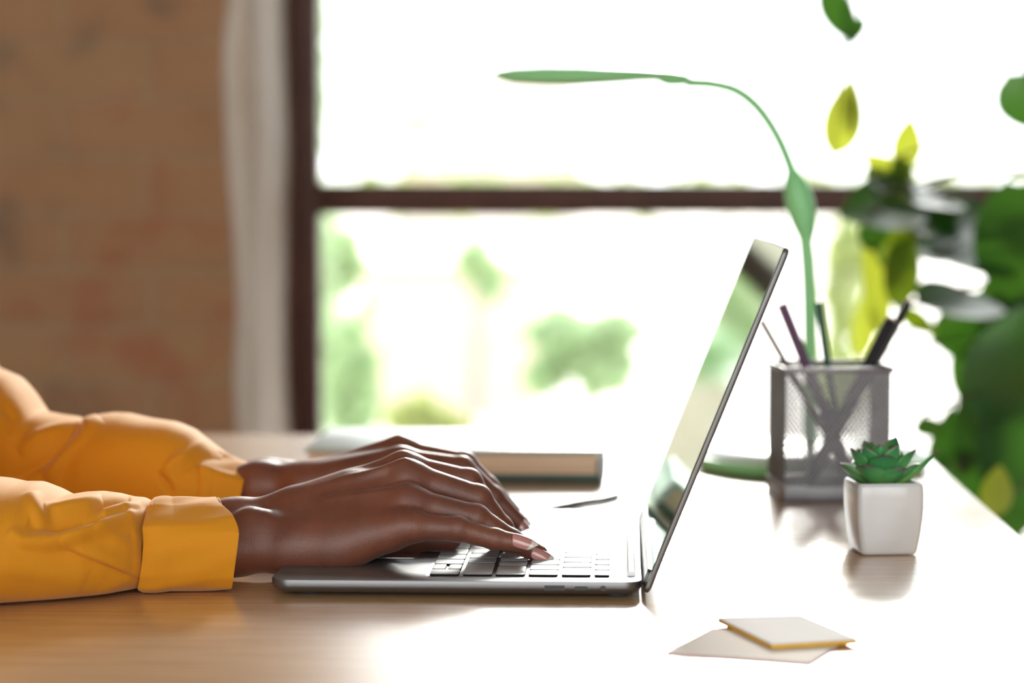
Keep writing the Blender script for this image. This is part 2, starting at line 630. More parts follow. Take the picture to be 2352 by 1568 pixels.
def surface_nets(F, V):
    """zero surface of V as quads (vertices in grid units turned to mm)"""
    V = V.astype(np.float32)
    neg = V < 0
    nx, ny, nz = V.shape
    cs = np.zeros((nx - 1, ny - 1, nz - 1), np.uint8)
    for dx in (0, 1):
        for dy in (0, 1):
            for dz in (0, 1):
                cs += neg[dx:nx - 1 + dx, dy:ny - 1 + dy, dz:nz - 1 + dz]
    act = (cs > 0) & (cs < 8)
    idx = -np.ones(act.shape, np.int64)
    I, J, K = np.nonzero(act)
    idx[I, J, K] = np.arange(len(I))
    acc = np.zeros((len(I), 3)); cnt = np.zeros(len(I))
    corners = [(a, b, c) for a in (0, 1) for b in (0, 1) for c in (0, 1)]
    for c0 in corners:
        for ax in range(3):
            if c0[ax] == 1: continue
            c1 = list(c0); c1[ax] = 1
            v0 = V[I + c0[0], J + c0[1], K + c0[2]]; v1 = V[I + c1[0], J + c1[1], K + c1[2]]
            cr = (v0 < 0) != (v1 < 0)
            t = np.where(cr, v0 / np.where(cr, v0 - v1, 1), 0)
            p = np.array(c0, float)[None, :] + 0 * acc
            p[:, ax] += t
            acc[cr] += p[cr]; cnt[cr] += 1
    P = np.stack([I, J, K], 1) + acc / cnt[:, None]
    verts = F.lo[None, :] + P * F.step
    faces = []
    for ax in range(3):
        o1, o2 = [(1, 2), (2, 0), (0, 1)][ax]
        sl0 = [slice(None)] * 3; sl1 = [slice(None)] * 3
        sl0[ax] = slice(0, -1); sl1[ax] = slice(1, None)
        a = neg[tuple(sl0)]; b = neg[tuple(sl1)]
        ch = np.argwhere(a != b)
        keep = (ch[:, o1] > 0) & (ch[:, o2] > 0) & (ch[:, o1] < V.shape[o1] - 1) & (ch[:, o2] < V.shape[o2] - 1)
        ch = ch[keep]
        flip = b[ch[:, 0], ch[:, 1], ch[:, 2]]
        def at(d1, d2):
            c = ch.copy(); c[:, o1] -= d1; c[:, o2] -= d2
            return idx[c[:, 0], c[:, 1], c[:, 2]]
        q = np.stack([at(1, 1), at(0, 1), at(0, 0), at(1, 0)], 1)
        q[flip] = q[flip][:, ::-1]
        faces.append(q)
    faces = np.concatenate(faces)
    faces = faces[(faces >= 0).all(1)]
    # two light relaxations for even shading
    for _ in range(2):
        s = np.zeros_like(verts); c = np.zeros(len(verts))
        for k in range(4):
            u, w = faces[:, k], faces[:, (k + 1) % 4]
            np.add.at(s, u, verts[w]); np.add.at(c, u, 1)
            np.add.at(s, w, verts[u]); np.add.at(c, w, 1)
        verts = verts * 0.45 + 0.55 * s / np.maximum(c, 1)[:, None]
    return verts, faces
# ------------------------------------------------------------------ sky
SKY = 3.0
w = bpy.data.worlds.new('world'); S.world = w
w.use_nodes = True
bg = w.node_tree.nodes['Background']
bg.inputs['Color'].default_value = (0.97, 0.985, 1.0, 1)
bg.inputs['Strength'].default_value = SKY
w.cycles.sampling_method = 'MANUAL'
w.cycles.sample_map_resolution = 64

sl_ = bpy.data.lights.new('low_sun', 'SUN')
sl_.energy = 3.3
sl_.angle = math.radians(9)
sl_.color = (1.0, 0.97, 0.92)
so_ = bpy.data.objects.new('low_sun', sl_)
el_, az_ = math.radians(18), math.radians(4)
so_.rotation_euler = Vector((math.sin(az_) * math.cos(el_), math.cos(az_) * math.cos(el_), math.sin(el_))).to_track_quat('Z', 'Y').to_euler()
so_.location = (1, 6, 4)
COL.objects.link(so_)

# ------------------------------------------------------------------ room shell
WX0, WX1, WZ0, WZ1 = -0.522, 2.45, 0.32, 2.62      # window opening in the back wall
WYN, WYF = 1.952, 2.42                             # back wall, inner and outer face
FY0, FY1 = -3.4, -3.2                              # front wall (behind the camera)
FX0, FX1, FZ0, FZ1 = -2.0, 2.0, 0.35, 2.7  # unseen opening, sized to let in fill light
RX = 3.0


def struct(name, bm, m, smooth=False):
    return tag(bm_obj(name, bm, m, smooth=smooth), kind='structure')


def slab(bm, x0, x1, y0, y1, z0, z1):
    box(bm, ((x0 + x1) / 2, (y0 + y1) / 2, (z0 + z1) / 2), (x1 - x0, y1 - y0, z1 - z0))


bm = bmesh.new(); slab(bm, -RX, RX, FY0, WYF, -0.15, 0.0); struct('floor', bm, M['floorwood'])
bm = bmesh.new(); slab(bm, -RX - .2, RX + .2, FY0, WYF, 3.0, 3.15); struct('ceiling', bm, M['wallwhite'])
bm = bmesh.new(); slab(bm, -RX - .2, -RX, FY0, WYF, -0.15, 3.0); struct('wall_left', bm, M['wallwhite'])
bm = bmesh.new(); slab(bm, RX, RX + .2, FY0, WYF, -0.15, 3.0); struct('wall_right', bm, M['wallwhite'])
bm = bmesh.new()
slab(bm, -RX, WX0 - 0.004, WYN, WYF, 0, 3.0)
slab(bm, WX1, RX, WYN, WYF, 0, 3.0)
slab(bm, WX0 - 0.004, WX1, WYN, WYF, 0, WZ0)
slab(bm, WX0 - 0.004, WX1, WYN, WYF, WZ1, 3.0)
struct('wall_back', bm, M['brick'])
bm = bmesh.new()
slab(bm, -RX, FX0, FY0, FY1, 0, 3.0); slab(bm, FX1, RX, FY0, FY1, 0, 3.0)
slab(bm, FX0, FX1, FY0, FY1, 0, FZ0); slab(bm, FX0, FX1, FY0, FY1, FZ1, 3.0)
struct('wall_front', bm, M['wallwhite'])

# plastered reveal on the left side of the window, with an uneven edge on the brick
rnd = np.random.RandomState(3)
nz_ = 120
zz = np.linspace(WZ0, WZ1, nz_)
def wob(n, scale, amp, seed):
    r = np.random.RandomState(seed)
    k = int(n / scale) + 4
    return np.interp(np.arange(n), np.linspace(0, n, k), r.uniform(-1, 1, k)) * amp
wn = np.convolve(np.pad(wob(nz_, 5, 0.016, 5), 3, 'edge'), np.ones(7) / 7, 'valid')
wf = np.convolve(np.pad(wob(nz_, 7, 0.010, 9), 3, 'edge'), np.ones(7) / 7, 'valid')
vs, fs = [], []
for i, z in enumerate(zz):
    xe = WX0 - 0.010 + wn[i]
    prof = [(xe - 0.012, WYN - 0.001), (xe - 0.006, WYN - 0.007), (xe + 0.006, WYN - 0.008), (WX0 + 0.006, WYN + 0.012),
            (WX0 + 0.010 + wf[i] * .5, WYN + 0.14), (WX0 + 0.010 + wf[i], WYN + 0.30), (WX0 + 0.010 + wf[i], WYN + 0.42),
            (WX0 - 0.002, WYN + 0.42)]
    vs += [(a, b, z) for a, b in prof]
K = 8
for i in range(nz_ - 1):
    for k in range(K - 1):
        fs.append((i * K + k, i * K + k + 1, (i + 1) * K + k + 1, (i + 1) * K + k))
tag(mesh_obj('trim_1', vs, fs, M['plaster']), kind='structure')


def window(name, x0, x1, z0, z1, y, st, xs, zs, m):
    """frame bars and one glass pane in each light"""
    root = tag(empty(name, ((x0 + x1) / 2, y, z0)), kind='structure')
    f = bmesh.new()
    t = 0.05
    for x in [x0 + st / 2, x1 - st / 2]:
        box(f, (x, y, (z0 + z1) / 2), (st, t, z1 - z0), bevel=0.004)
    for z in [z0 + st / 2, z1 - st / 2]:
        box(f, ((x0 + x1) / 2, y, z), (x1 - x0 - st * 2, t, st), bevel=0.004)
    bm_obj('window_frame', f, m, root)
    bw = 0.050
    for x in xs:
        b_ = bmesh.new(); box(b_, (x, y, (z0 + z1) / 2), (bw, t * .8, z1 - z0 - st * 2), bevel=0.004)
        bm_obj('mullion', b_, m, root)
    for z in zs:
        b_ = bmesh.new(); box(b_, ((x0 + x1) / 2, y, z), (x1 - x0 - st * 2, t * .7, bw), bevel=0.004)
        bm_obj('glazing_bar', b_, m, root)
    ex = [x0 + st] + list(xs) + [x1 - st]; ez = [z0 + st] + list(zs) + [z1 - st]
    for i in range(len(ex) - 1):
        for j in range(len(ez) - 1):
            g = bmesh.new()
            slab(g, ex[i] - .004, ex[i + 1] + .004, y + .003, y + .007, ez[j] - .004, ez[j + 1] + .004)
            bm_obj('glass_pane', g, M['glass'], root, smooth=False)
    return root


zbar = pt(1419, 457, 2.36).z
window('window_1', WX0 - 0.002, WX1, WZ0, WZ1, 2.385, 0.050, [1.02, 1.75], [zbar, 1.86], M['frame'])
window('fill_window', FX0, FX1, FZ0, FZ1, -3.3, 0.06, [-1.2, 0, 1.2], [], M['frame'])  # unseen window added behind the camera to give front fill light

for (nm, loc, rot, sx, sy) in (('daylight_portal', (0.5 * (WX0 + WX1), WYF + 0.02, 0.5 * (WZ0 + WZ1)), (-PI / 2, 0, 0), WX1 - WX0, WZ1 - WZ0),
                               ('daylight_portal', (0, FY0 - 0.02, 0.5 * (FZ0 + FZ1)), (PI / 2, 0, 0), FX1 - FX0, FZ1 - FZ0)):
    l = bpy.data.lights.new(nm, 'AREA')
    l.shape = 'RECTANGLE'; l.size = sx; l.size_y = sy
    l.cycles.is_portal = True
    o = bpy.data.objects.new(nm, l); o.location = loc; o.rotation_euler = rot
    COL.objects.link(o)

# ------------------------------------------------------------------ outside
bm = bmesh.new()
box(bm, (0, 0, -0.25), (400, 400, 0.18))
tag(bm_obj('ground', bm, M['paving'], smooth=False), kind='structure')


def foliage(bm, c, r, n, size, seed):
    rr = random.Random(seed)
    c = Vector(c)
    for _ in range(n):
        while True:
            v = Vector((rr.uniform(-1, 1), rr.uniform(-1, 1), rr.uniform(-1, 1)))
            if v.length < 1: break
        lump = 0.82 + 0.25 * math.sin(v.x * 5 + seed) * math.cos(v.z * 6 + seed * 2)
        p = c + Vector((v.x * r[0], v.y * r[1], v.z * r[2])) * (v.length ** -0.25 if v.length > 0.05 else 1) * lump
        n_ = Vector((rr.uniform(-1, 1), rr.uniform(-1, 1), rr.uniform(-.4, 1))).normalized()
        a = n_.orthogonal().normalized(); a.rotate(Matrix.Rotation(rr.uniform(0, 6.28), 3, n_))
        b = n_.cross(a)
        s = size * rr.uniform(.6, 1.3)
        q = [p - a * s, p - b * s * .45 + n_ * s * .1, p + a * s, p + b * s * .45 + n_ * s * .1]
        bm.faces.new([bm.verts.new(x) for x in q])


def shrub(name, lobes, size, m, label, cat, seed, stems=True, group=None):
    c0 = Vector(lobes[0][0])
    root = empty(name, (c0.x, c0.y, -0.16), label, cat, group)
    bm = bmesh.new()
    for i, (c, r, n) in enumerate(lobes):
        foliage(bm, c, r, n, size, seed + i)
    bm_obj('foliage', bm, m, root, smooth=False)
    if stems:
        bm = bmesh.new()
        for (c, r, n) in lobes:
            tube(bm, smooth_path([(c0.x, c0.y, -0.18), (c0.x * .7 + c[0] * .3, c[1], (c[2] - .16) / 2), (c[0], c[1], c[2])], 10), 0.006, 8)
        bm_obj('stem', bm, M['bark'], root)
    return root


def lobe(px, py, y, rx, rz, n):
    s = (y - CAM.y) / FPX
    return (pt(px, py, y), (rx * s, rx * s * .9, rz * s), n)


shrub('garden_tree', [lobe(722, 120, 7.5, 36, 330, 1500), lobe(740, 700, 7.5, 50, 330, 1500), lobe(690, -300, 7.5, 45, 300, 500)], 0.035, M['bush'],
      'slender pale green tree outside the glass right beside the brown window frame', 'tree', 11)
shrub('garden_shrub', [lobe(810, 880, 6.0, 75, 230, 1100), lobe(790, 600, 6.0, 55, 90, 380)], 0.03, M['bush'],
      'pale green shrub outside, low down between the window frame and the laptop user\'s hands', 'shrub', 21)
shrub('garden_shrub', [lobe(1300, 770, 6.5, 115, 80, 700), lobe(1390, 850, 6.5, 90, 75, 500), lobe(1420, 760, 6.5, 85, 60, 380), lobe(1250, 860, 6.5, 60, 60, 300)], 0.03, M['bush'],
      'round pale green shrub outside, seen behind the middle of the lower window pane', 'shrub', 31)
shrub('garden_shrub', [lobe(1090, 600, 9.0, 60, 75, 400), lobe(1130, 650, 9.0, 40, 60, 200)], 0.035, M['bush'],
      'small distant green shrub outside, just under the glazing bar', 'shrub', 41)
shrub('garden_shrub', [lobe(960, 960, 5.0, 90, 60, 500), lobe(1040, 985, 5.0, 60, 40, 250)], 0.025, M['bush2'],
      'low yellowish shrub outside at the foot of the window, above the grey book', 'shrub', 45)
shrub('garden_shrub', [lobe(1940, 640, 6.0, 60, 190, 900), lobe(1930, 880, 6.0, 70, 120, 500)], 0.03, M['bush2'],
      'yellow-green shrub outside behind the pen cup', 'shrub', 51)
# far hedge, added to give the green fringe along the glazing bar
lob = []
for i in range(26):
    px = 640 + i * 70
    lob.append(lobe(px, 452 + 8 * math.sin(i * 1.7), 62, 52, 60 + 10 * math.sin(i * 2.3), 170))
shrub('fringe_hedge', lob, 0.28, M['bush2'], 'long pale green hedge added on the horizon for the green fringe at the glazing bar', 'hedge', 61, stems=False)

# far house behind the hedge and a low garden wall
hc = pt(1120, 330, 75)
sc_ = (75 - CAM.y) / FPX
house = empty('house', (hc.x, 78, -0.16), 'pale pinkish house far outside, behind the upper window pane', 'house')
bm = bmesh.new(); box(bm, (hc.x, 79, 1.6), (430 * sc_, 6, 3.4)); bm_obj('wall', bm, M['render_pink'], house, smooth=False)
bm = bmesh.new()
x0, x1 = hc.x - 240 * sc_, hc.x + 240 * sc_
v = [bm.verts.new(p) for p in ((x0, 75.5, 3.3), (x1, 75.5, 3.3), (x1, 82.5, 3.3), (x0, 82.5, 3.3), (x0 + 1.2, 79, 4.6), (x1 - 1.2, 79, 4.6))]
for f in ((0, 1, 5, 4), (1, 2, 5), (2, 3, 4, 5), (3, 0, 4), (3, 2, 1, 0)): bm.faces.new([v[i] for i in f])
bm_obj('roof', bm, M['roof'], house, smooth=False)
for k in range(4):
    bm = bmesh.new(); box(bm, (hc.x + (k - 1.5) * 1.35, 75.98, 2.0), (0.6, 0.06, 1.0)); bm_obj('window', bm, M['render_pale'], house, smooth=False)

c = pt(1000, 650, 10.5)
gw = empty('garden_wall', (c.x, 10.5, -0.16), 'low pale pink garden wall outside, behind the shrubs', 'wall')
bm = bmesh.new(); slab(bm, pt(835, 650, 10.5).x, pt(1230, 650, 10.5).x, 10.5, 10.7, -0.16, pt(1000, 610, 10.5).z)
bm_obj('wall', bm, M['render_pink'], gw, smooth=False)
bm = bmesh.new(); slab(bm, pt(830, 650, 10.5).x, pt(1235, 650, 10.5).x, 10.46, 10.74, pt(1000, 610, 10.5).z, pt(1000, 604, 10.5).z)
bm_obj('coping', bm, M['render_pale'], gw, smooth=False)

# ------------------------------------------------------------------ desk
DX0, DX1, DY0, DY1 = -0.45, 0.254, -0.36, 0.905
desk = empty('desk', ((DX0 + DX1) / 2, (DY0 + DY1) / 2, 0), 'light oak desk with a glossy top reflecting the window', 'desk')
bm = bmesh.new(); box(bm, ((DX0 + DX1) / 2, (DY0 + DY1) / 2, DZ - 0.0125), (DX1 - DX0, DY1 - DY0, 0.025), bevel=0.0015)
bm_obj('desk_top', bm, M['wood'], desk)
for sx in (DX0 + .05, DX1 - .05):
    for sy in (DY0 + .05, DY1 - .05):
        bm = bmesh.new(); box(bm, (sx, sy, (DZ - 0.025) / 2), (0.045, 0.045, DZ - 0.025), bevel=0.003)
        bm_obj('leg', bm, M['terracotta'], desk)

# ------------------------------------------------------------------ laptop
LW = 0.304; LD = 0.212
BX1 = -0.0008; BX0 = BX1 - LD + 0.0018       # base front / back in x
ZB, ZT = DZ + 0.0022, DZ + 0.0106
lap = empty('laptop', (BX0 / 2, LW / 2, DZ), 'slim silver laptop with its lid open, under the two typing hands', 'laptop')
lap_z = ZT


def rrect(x0, x1, y0, y1, r, n=8):
    out = []
    for (cx, cy, a0) in ((x1 - r, y1 - r, 0), (x0 + r, y1 - r, 90), (x0 + r, y0 + r, 180), (x1 - r, y0 + r, 270)):
        for k in range(n + 1):
            a = math.radians(a0 + 90 * k / n)
            out.append((cx + r * math.cos(a), cy + r * math.sin(a)))
    return out


def loft(bm, loops, cap=True):
    rings = [[bm.verts.new(p) for p in lp] for lp in loops]
    n = len(rings[0])
    for i in range(len(rings) - 1):
        for k in range(n):
            bm.faces.new((rings[i][k], rings[i][(k + 1) % n], rings[i + 1][(k + 1) % n], rings[i + 1][k]))
    if cap:
        bm.faces.new(rings[0][::-1]); bm.faces.new(rings[-1])


def inset_loop(x0, x1, y0, y1, r, ins, z, n=8):
    return [(a, b, z) for a, b in rrect(x0 + ins, x1 - ins, y0 + ins, y1 - ins, max(r - ins, 0.001), n)]


bm = bmesh.new()
loops = []
for ins, z in ((0.011, ZB), (0.006, ZB + 0.0006), (0.0025, ZB + 0.0018), (0.0006, ZB + 0.0034), (0.0, ZB + 0.0048), (0.0, ZT - 0.0005),
               (0.00015, ZT - 0.00015), (0.0006, ZT)):
    loops.append(inset_loop(BX0, BX1, 0, LW, 0.011, ins, z))
loft(bm, loops)
bm_obj('base', bm, M['alu'], lap)
for (x, y) in ((BX0 + .02, .02), (BX1 - .014, .016), (BX0 + .02, LW - .02), (BX1 - .014, LW - .02)):
    bm = bmesh.new(); lathe(bm, [(0.0055, DZ + 0.0001), (0.006, DZ + 0.0008), (0.006, ZB + 0.0004)], (x, y, 0), 20)
    bm_obj('rubber_foot', bm, M['rubber'], lap)

# ports on the side facing the camera
def port(name, px0, px1, h, zc, rad):
    x0, x1 = pt(px0, 1366, 0).x, pt(px1, 1366, 0).x
    b_ = bmesh.new()
    lp = [(a, bb) for a, bb in rrect(x0, x1, zc - h / 2, zc + h / 2, rad, 6)]
    rings = []
    for yy in (-0.00008, 0.0004):
        rings.append([(a, yy, bb) for a, bb in lp])
    loft(b_, rings)
    bm_obj(name, b_, M['black'], lap)
zc_ = ZT - 0.0037
port('card_slot', 1250, 1297, 0.0030, zc_, 0.0004)
port('charging_port', 1319, 1351, 0.0022, zc_, 0.00105)
port('headphone_jack', 1378, 1392, 0.0032, zc_, 0.00158)

# trackpad
TX0, TX1 = -0.207, -0.1335
bm = bmesh.new(); loft(bm, [inset_loop(TX0, TX1, .082, .222, .004, 0, ZT - .0004), inset_loop(TX0, TX1, .082, .222, .004, 0.0001, ZT + 0.00015)])
bm_obj('trackpad', bm, M['trackpad'], lap)
# keyboard: a recessed dark well for each key, keys above
kb = bm_obj('keyboard', (lambda b_: (loft(b_, [inset_loop(-.1245, -.0165, .0135, .2905, .002, 0, ZT - .0004), inset_loop(-.1245, -.0165, .0135, .2905, .002, 0.0004, ZT + 0.00012)]), b_)[1])(bmesh.new()), M['alu'], lap)
U = 0.0188
KY0 = 0.0155
rows = [
    # (x front, depth, list of widths in units from the near side (user's right))
    (-.1215, .0165, [1, ('split', 1), 1, 1, 1.25, 5.0, 1.25, 1, 1, 1]),
    (-.1025, .0165, [2.25] + [1] * 10 + [2.25]),
    (-.0838, .0165, [1.75] + [1] * 11 + [1.75]),
    (-.0650, .0165, [1.0] + [1] * 12 + [1.5]),
    (-.0462, .0165, [1.5] + [1] * 13),
    (-.0275, .0085, [1] * 14),
]
kprotos = {}
def add_key(x0, x1, y0, y1):
    k = (round(x1 - x0, 5), round(y1 - y0, 5))
    if k not in kprotos:
        b_ = bmesh.new()
        hx, hy = (x1 - x0) / 2, (y1 - y0) / 2
        loft(b_, [[(a, b2, z) for a, b2 in rrect(-hx + i_, hx - i_, -hy + i_, hy - i_, .0014, 3)] for i_, z in
                  ((0, 0.0), (0, 0.0009), (0.0001, 0.00105), (0.0004, 0.00112))])
        me = bpy.data.meshes.new('key')
        bmesh.ops.recalc_face_normals(b_, faces=b_.faces)
        b_.to_mesh(me); b_.free()
        me.materials.append(M['key']); me.materials.append(M['slot_and_shade'])
        for p_ in me.polygons:
            if p_.center.z < 0.0007: p_.material_index = 1  # lower key sides coloured black in place of their shade
        me.polygons.foreach_set('use_smooth', [True] * len(me.polygons)); me.set_sharp_from_angle(angle=0.6)
        kprotos[k] = me
    o = bpy.data.objects.new('key', kprotos[k])
    o.parent = kb
    o.location = (Vector(((x0 + x1) / 2, (y0 + y1) / 2, ZT + 0.00022)) - kb.matrix_world.translation)
    COL.objects.link(o)
    return o
slots = bmesh.new()
keylist = []
for (xf, dep, ws) in rows:
    tot = sum(q[1] if isinstance(q, tuple) else q for q in ws)
    u = 14.5 * U / tot
    y = KY0
    for q in ws:
        wdt = (q[1] if isinstance(q, tuple) else q) * u
        a, b2 = y + .0012, y + wdt - .0012
        g = 0.00062
        if isinstance(q, tuple):
            m_ = xf + dep / 2
            keylist += [(xf, m_ - .0009, a, b2), (m_ + .0009, xf + dep, a, b2)]
            box(slots, (m_, (a + b2) / 2, ZT + 0.00008), (dep + 2 * g, b2 - a + 2 * g, 0.0002))
        else:
            keylist.append((xf, xf + dep, a, b2))
            box(slots, (xf + dep / 2, (a + b2) / 2, ZT + 0.00008), (dep + 2 * g, b2 - a + 2 * g, 0.0002))
        y += wdt
bm_obj('key_well', slots, M['slot_and_shade'], kb, smooth=False)
kb_mw = Matrix.Translation(lap.location)
for k in keylist:
    o = add_key(*k)
    o.location = Vector(((k[0] + k[1]) / 2, (k[2] + k[3]) / 2, ZT + 0.00022)) - lap.location

# lid (hinged, leaning back)
PB = Vector((0.0, 0, DZ + 0.0048)); PTp = pt(1803, 568, 0.0)
ldir = (PTp - PB); ldir.y = 0; LL = ldir.length; ldir.normalize()
lnor = Vector((-ldir.z, 0, ldir.x))                 # towards the user
TH = 0.0034
def lidpt(s, y, d):                                # s along the lid, d in front of its back face
    return PB + ldir * s + Vector((0, y, 0)) + lnor * d
bm = bmesh.new()
loft(bm, [[tuple(lidpt(a, b2, d)) for a, b2 in rrect(0 + i_, LL - i_, i_, LW - i_, .004, 6)] for i_, d in
          ((0.0015, -TH), (0.0004, -TH + .0006), (0, -TH + .0014), (0, -0.0004), (0.0004, 0.0))])
bm_obj('lid', bm, M['alu'], lap)
bm = bmesh.new()
loft(bm, [[tuple(lidpt(a, b2, d)) for a, b2 in rrect(0.012, LL - .0009, .0009, LW - .0009, .0032, 6)] for d in (-0.0002, 0.0004)])
scr = bm_obj('screen', bm, M['screen'], lap)
scr['label'] = 'glossy dark laptop screen mirroring the window'
bm = bmesh.new()
loft(bm, [[tuple(lidpt(a, b2, d)) for a, b2 in rrect(0.002, 0.0116, .012, LW - .012, .003, 4)] for d in (-0.0002, 0.0016)])
bm_obj('hinge_cover', bm, M['alu_dark'], lap)
bm = bmesh.new(); tube(bm, [(-0.0065, .022, ZT + .0002), (-0.0065, LW - .022, ZT + .0002)], 0.0026, 20)
bm_obj('hinge_bar', bm, M['hinge'], lap)

# ------------------------------------------------------------------ book
BL = ptz(782, 1090, 0)
bx1 = ptz(1385, 1108, 0)
by0 = bx1.y; bx0v = -0.262
book = empty('book', ((bx0v + bx1.x) / 2, by0 + .085, DZ), 'thick hardback with a pale grey front and green back cover, lying behind the hands', 'book')
x0, x1, y0, y1 = bx0v, bx1.x, by0, by0 + 0.17
bm = bmesh.new(); box(bm, ((x0 + x1) / 2, (y0 + y1) / 2, DZ + .0030), (x1 - x0, y1 - y0, .0058), bevel=.0012)
g = bm_obj('back_cover', bm, M['cover_green'], book); g['label'] = 'dark green back cover'
bm = bmesh.new(); box(bm, ((x0 + x1) / 2, (y0 + y1) / 2, DZ + .0238), (x1 - x0, y1 - y0, .0038), bevel=.0012)
bm_obj('front_cover', bm, M['cover_pale'], book)
bm = bmesh.new(); box(bm, ((x0 + x1) / 2 - .001, (y0 + y1) / 2, DZ + .0139), (x1 - x0 - .008, y1 - y0 - .008, .0160))
bm_obj('page_block', bm, M['paper'], book)
bm = bmesh.new(); tube(bm, [(x1 - .0005, y0, DZ + .0128), (x1 - .0005, y1, DZ + .0128)], .0122, 20)
for v in bm.verts: v.co.x = x1 - .0005 + (v.co.x - x1 + .0005) * .25
bm_obj('spine', bm, M['cover_pale'], book)

# cable behind the laptop
bm = bmesh.new()
cp = [ptz(px, py, 0.0026) for px, py in ((1120, 1185), (1170, 1176), (1205, 1173), (1245, 1172), (1290, 1164), (1330, 1156), (1362, 1151), (1385, 1148), (1420, 1139))]
tube(bm, smooth_path(cp, 50), 0.0024, 10)
tag(bm_obj('cable', bm, M['cable']), 'thin dark cable lying on the desk just behind the laptop keyboard', 'cable')

# ------------------------------------------------------------------ desk lamp
LY = 0.655
def L(px, py): return pt(px, py, LY)
lamp = empty('desk_lamp', (L(1862, 1075).x, LY, DZ), 'slim green desk lamp with a thin curved neck and flat pointed head', 'lamp')
bc = Vector((L(1862, 1075).x, LY, DZ))
bm = bmesh.new()
lathe(bm, [(0.070, .0003), (0.092, .0006), (0.0955, .003), (0.0965, .0075), (0.0955, .0105), (0.092, .0115)], bc, 64)
bm_obj('base', bm, M['lamp'], lamp)
bm = bmesh.new()
lathe(bm, [(0.092, .0114), (0.088, .0150), (0.070, .0185), (0.03, .0215), (0.008, .023)], bc, 64)
o = bm_obj('base_cover', bm, M['lamp_light'], lamp); o['label'] = 'pale top of the round lamp base'
path = [(1861, 1050), (1861, 930), (1861, 800), (1858, 650), (1850, 545), (1839, 470), (1822, 402), (1790, 322), (1745, 252), (1695, 210), (1640, 193), (1575, 189)]
sp = smooth_path([L(*p) for p in path], 110)
nr = len(sp)
rad = [0.0056 if i / nr < .42 else (0.0056 - 0.0012 * min(1, (i / nr - .42) / .12)) for i in range(nr)]
bm = bmesh.new(); tube(bm, sp, rad, 16); bm_obj('neck', bm, M['lamp'], lamp)
js = smooth_path([L(1819, 392), L(1826, 420), L(1838, 468), L(1849, 520), L(1853, 560)], 24)
jr = [0.0050 + 0.0070 * math.sin(PI * min(1, max(0, i / (len(js) - 1)))) ** 1.3 for i in range(len(js))]
bm = bmesh.new(); tube(bm, js, jr, 16); bm_obj('joint', bm, M['lamp'], lamp)
# head: profile (px, top, bottom, half depth in m)
prof = [(1130, 171, 173, .002), (1148, 165, 181, .010), (1180, 161, 188, .016), (1250, 158, 191, .020), (1330, 157, 191, .022), (1400, 159, 188, .022),
        (1470, 161, 184, .020), (1540, 165, 183, .017), (1570, 169, 184, .013), (1585, 176, 186, .006)]
loops = []
for (px, t, b2, hd) in prof:
    c = (L(px, t) + L(px, b2)) / 2; hz = (L(px, t).z - L(px, b2).z) / 2 * 1.35
    loops.append([(c.x, c.y + hd * math.cos(a), c.z + hz * math.sin(a)) for a in [2 * PI * k / 24 for k in range(24)]])
bm = bmesh.new(); loft(bm, loops); bm_obj('lamp_head', bm, M['lamp'], lamp, autosmooth=70)
prof = [(1502, 176, 184, .008), (1520, 175, 193, .011), (1535, 175, 198, .012), (1560, 176, 198, .012), (1590, 181, 194, .007), (1625, 186, 194, .004)]
loops = []
for (px, t, b2, hd) in prof:
    c = (L(px, t) + L(px, b2)) / 2; hz = (L(px, t).z - L(px, b2).z) / 2
    loops.append([(c.x, c.y + hd * math.cos(a), c.z + hz * math.sin(a)) for a in [2 * PI * k / 20 for k in range(20)]])
bm = bmesh.new(); loft(bm, loops); bm_obj('swivel', bm, M['lamp'], lamp, autosmooth=70)

# ------------------------------------------------------------------ mesh pen cup
c0 = ptz(1905, 1152, 0)
CA = math.radians(6.0); CS = 0.078; CH = 0.0975
cc = Vector((c0.x + 0.002, c0.y + CS / 2, DZ))
cup = empty('pen_cup', cc, 'square silver wire-mesh pen cup full of pens', 'pen cup')
MC = Matrix.Translation(cc) @ Matrix.Rotation(CA, 4, 'Z')
def clip_line(p, d, w_, h_):
    t0, t1 = -1e9, 1e9
    for (o_, dd, lo, hi) in ((p[0], d[0], -w_ / 2, w_ / 2), (p[1], d[1], 0.004, h_)):
        if abs(dd) < 1e-9: continue
        a, b2 = (lo - o_) / dd, (hi - o_) / dd
        if a > b2: a, b2 = b2, a
        t0, t1 = max(t0, a), min(t1, b2)
    return (t0, t1) if t1 - t0 > .001 else None
for f in range(4):
    bm = bmesh.new()
    FM = MC @ Matrix.Rotation(f * PI / 2, 4, 'Z') @ Matrix.Translation((0, -CS / 2, 0))
    step = 0.0027
    for sgn in (1, -1):
        d = Vector((math.cos(math.radians(55)), sgn * math.sin(math.radians(55))))
        nrm = Vector((-d.y, d.x))
        for k in range(-60, 61):
            p = Vector((0, CH / 2)) + nrm * k * step
            r = clip_line(p, d, CS, CH)
            if not r: continue
            a = p + d * r[0]; b2 = p + d * r[1]
            m_ = (a + b2) / 2; ln = (b2 - a).length
            ang = math.atan2(d.y, d.x)
            mt = FM @ Matrix.Translation((m_.x, sgn * .00012, m_.y)) @ Matrix.Rotation(-ang, 4, 'Y') @ Matrix.Diagonal((ln, .0004, .00088, 1))
            bmesh.ops.create_cube(bm, size=1.0, matrix=mt)
    bm_obj('mesh_side', bm, M['steel'], cup, smooth=False)
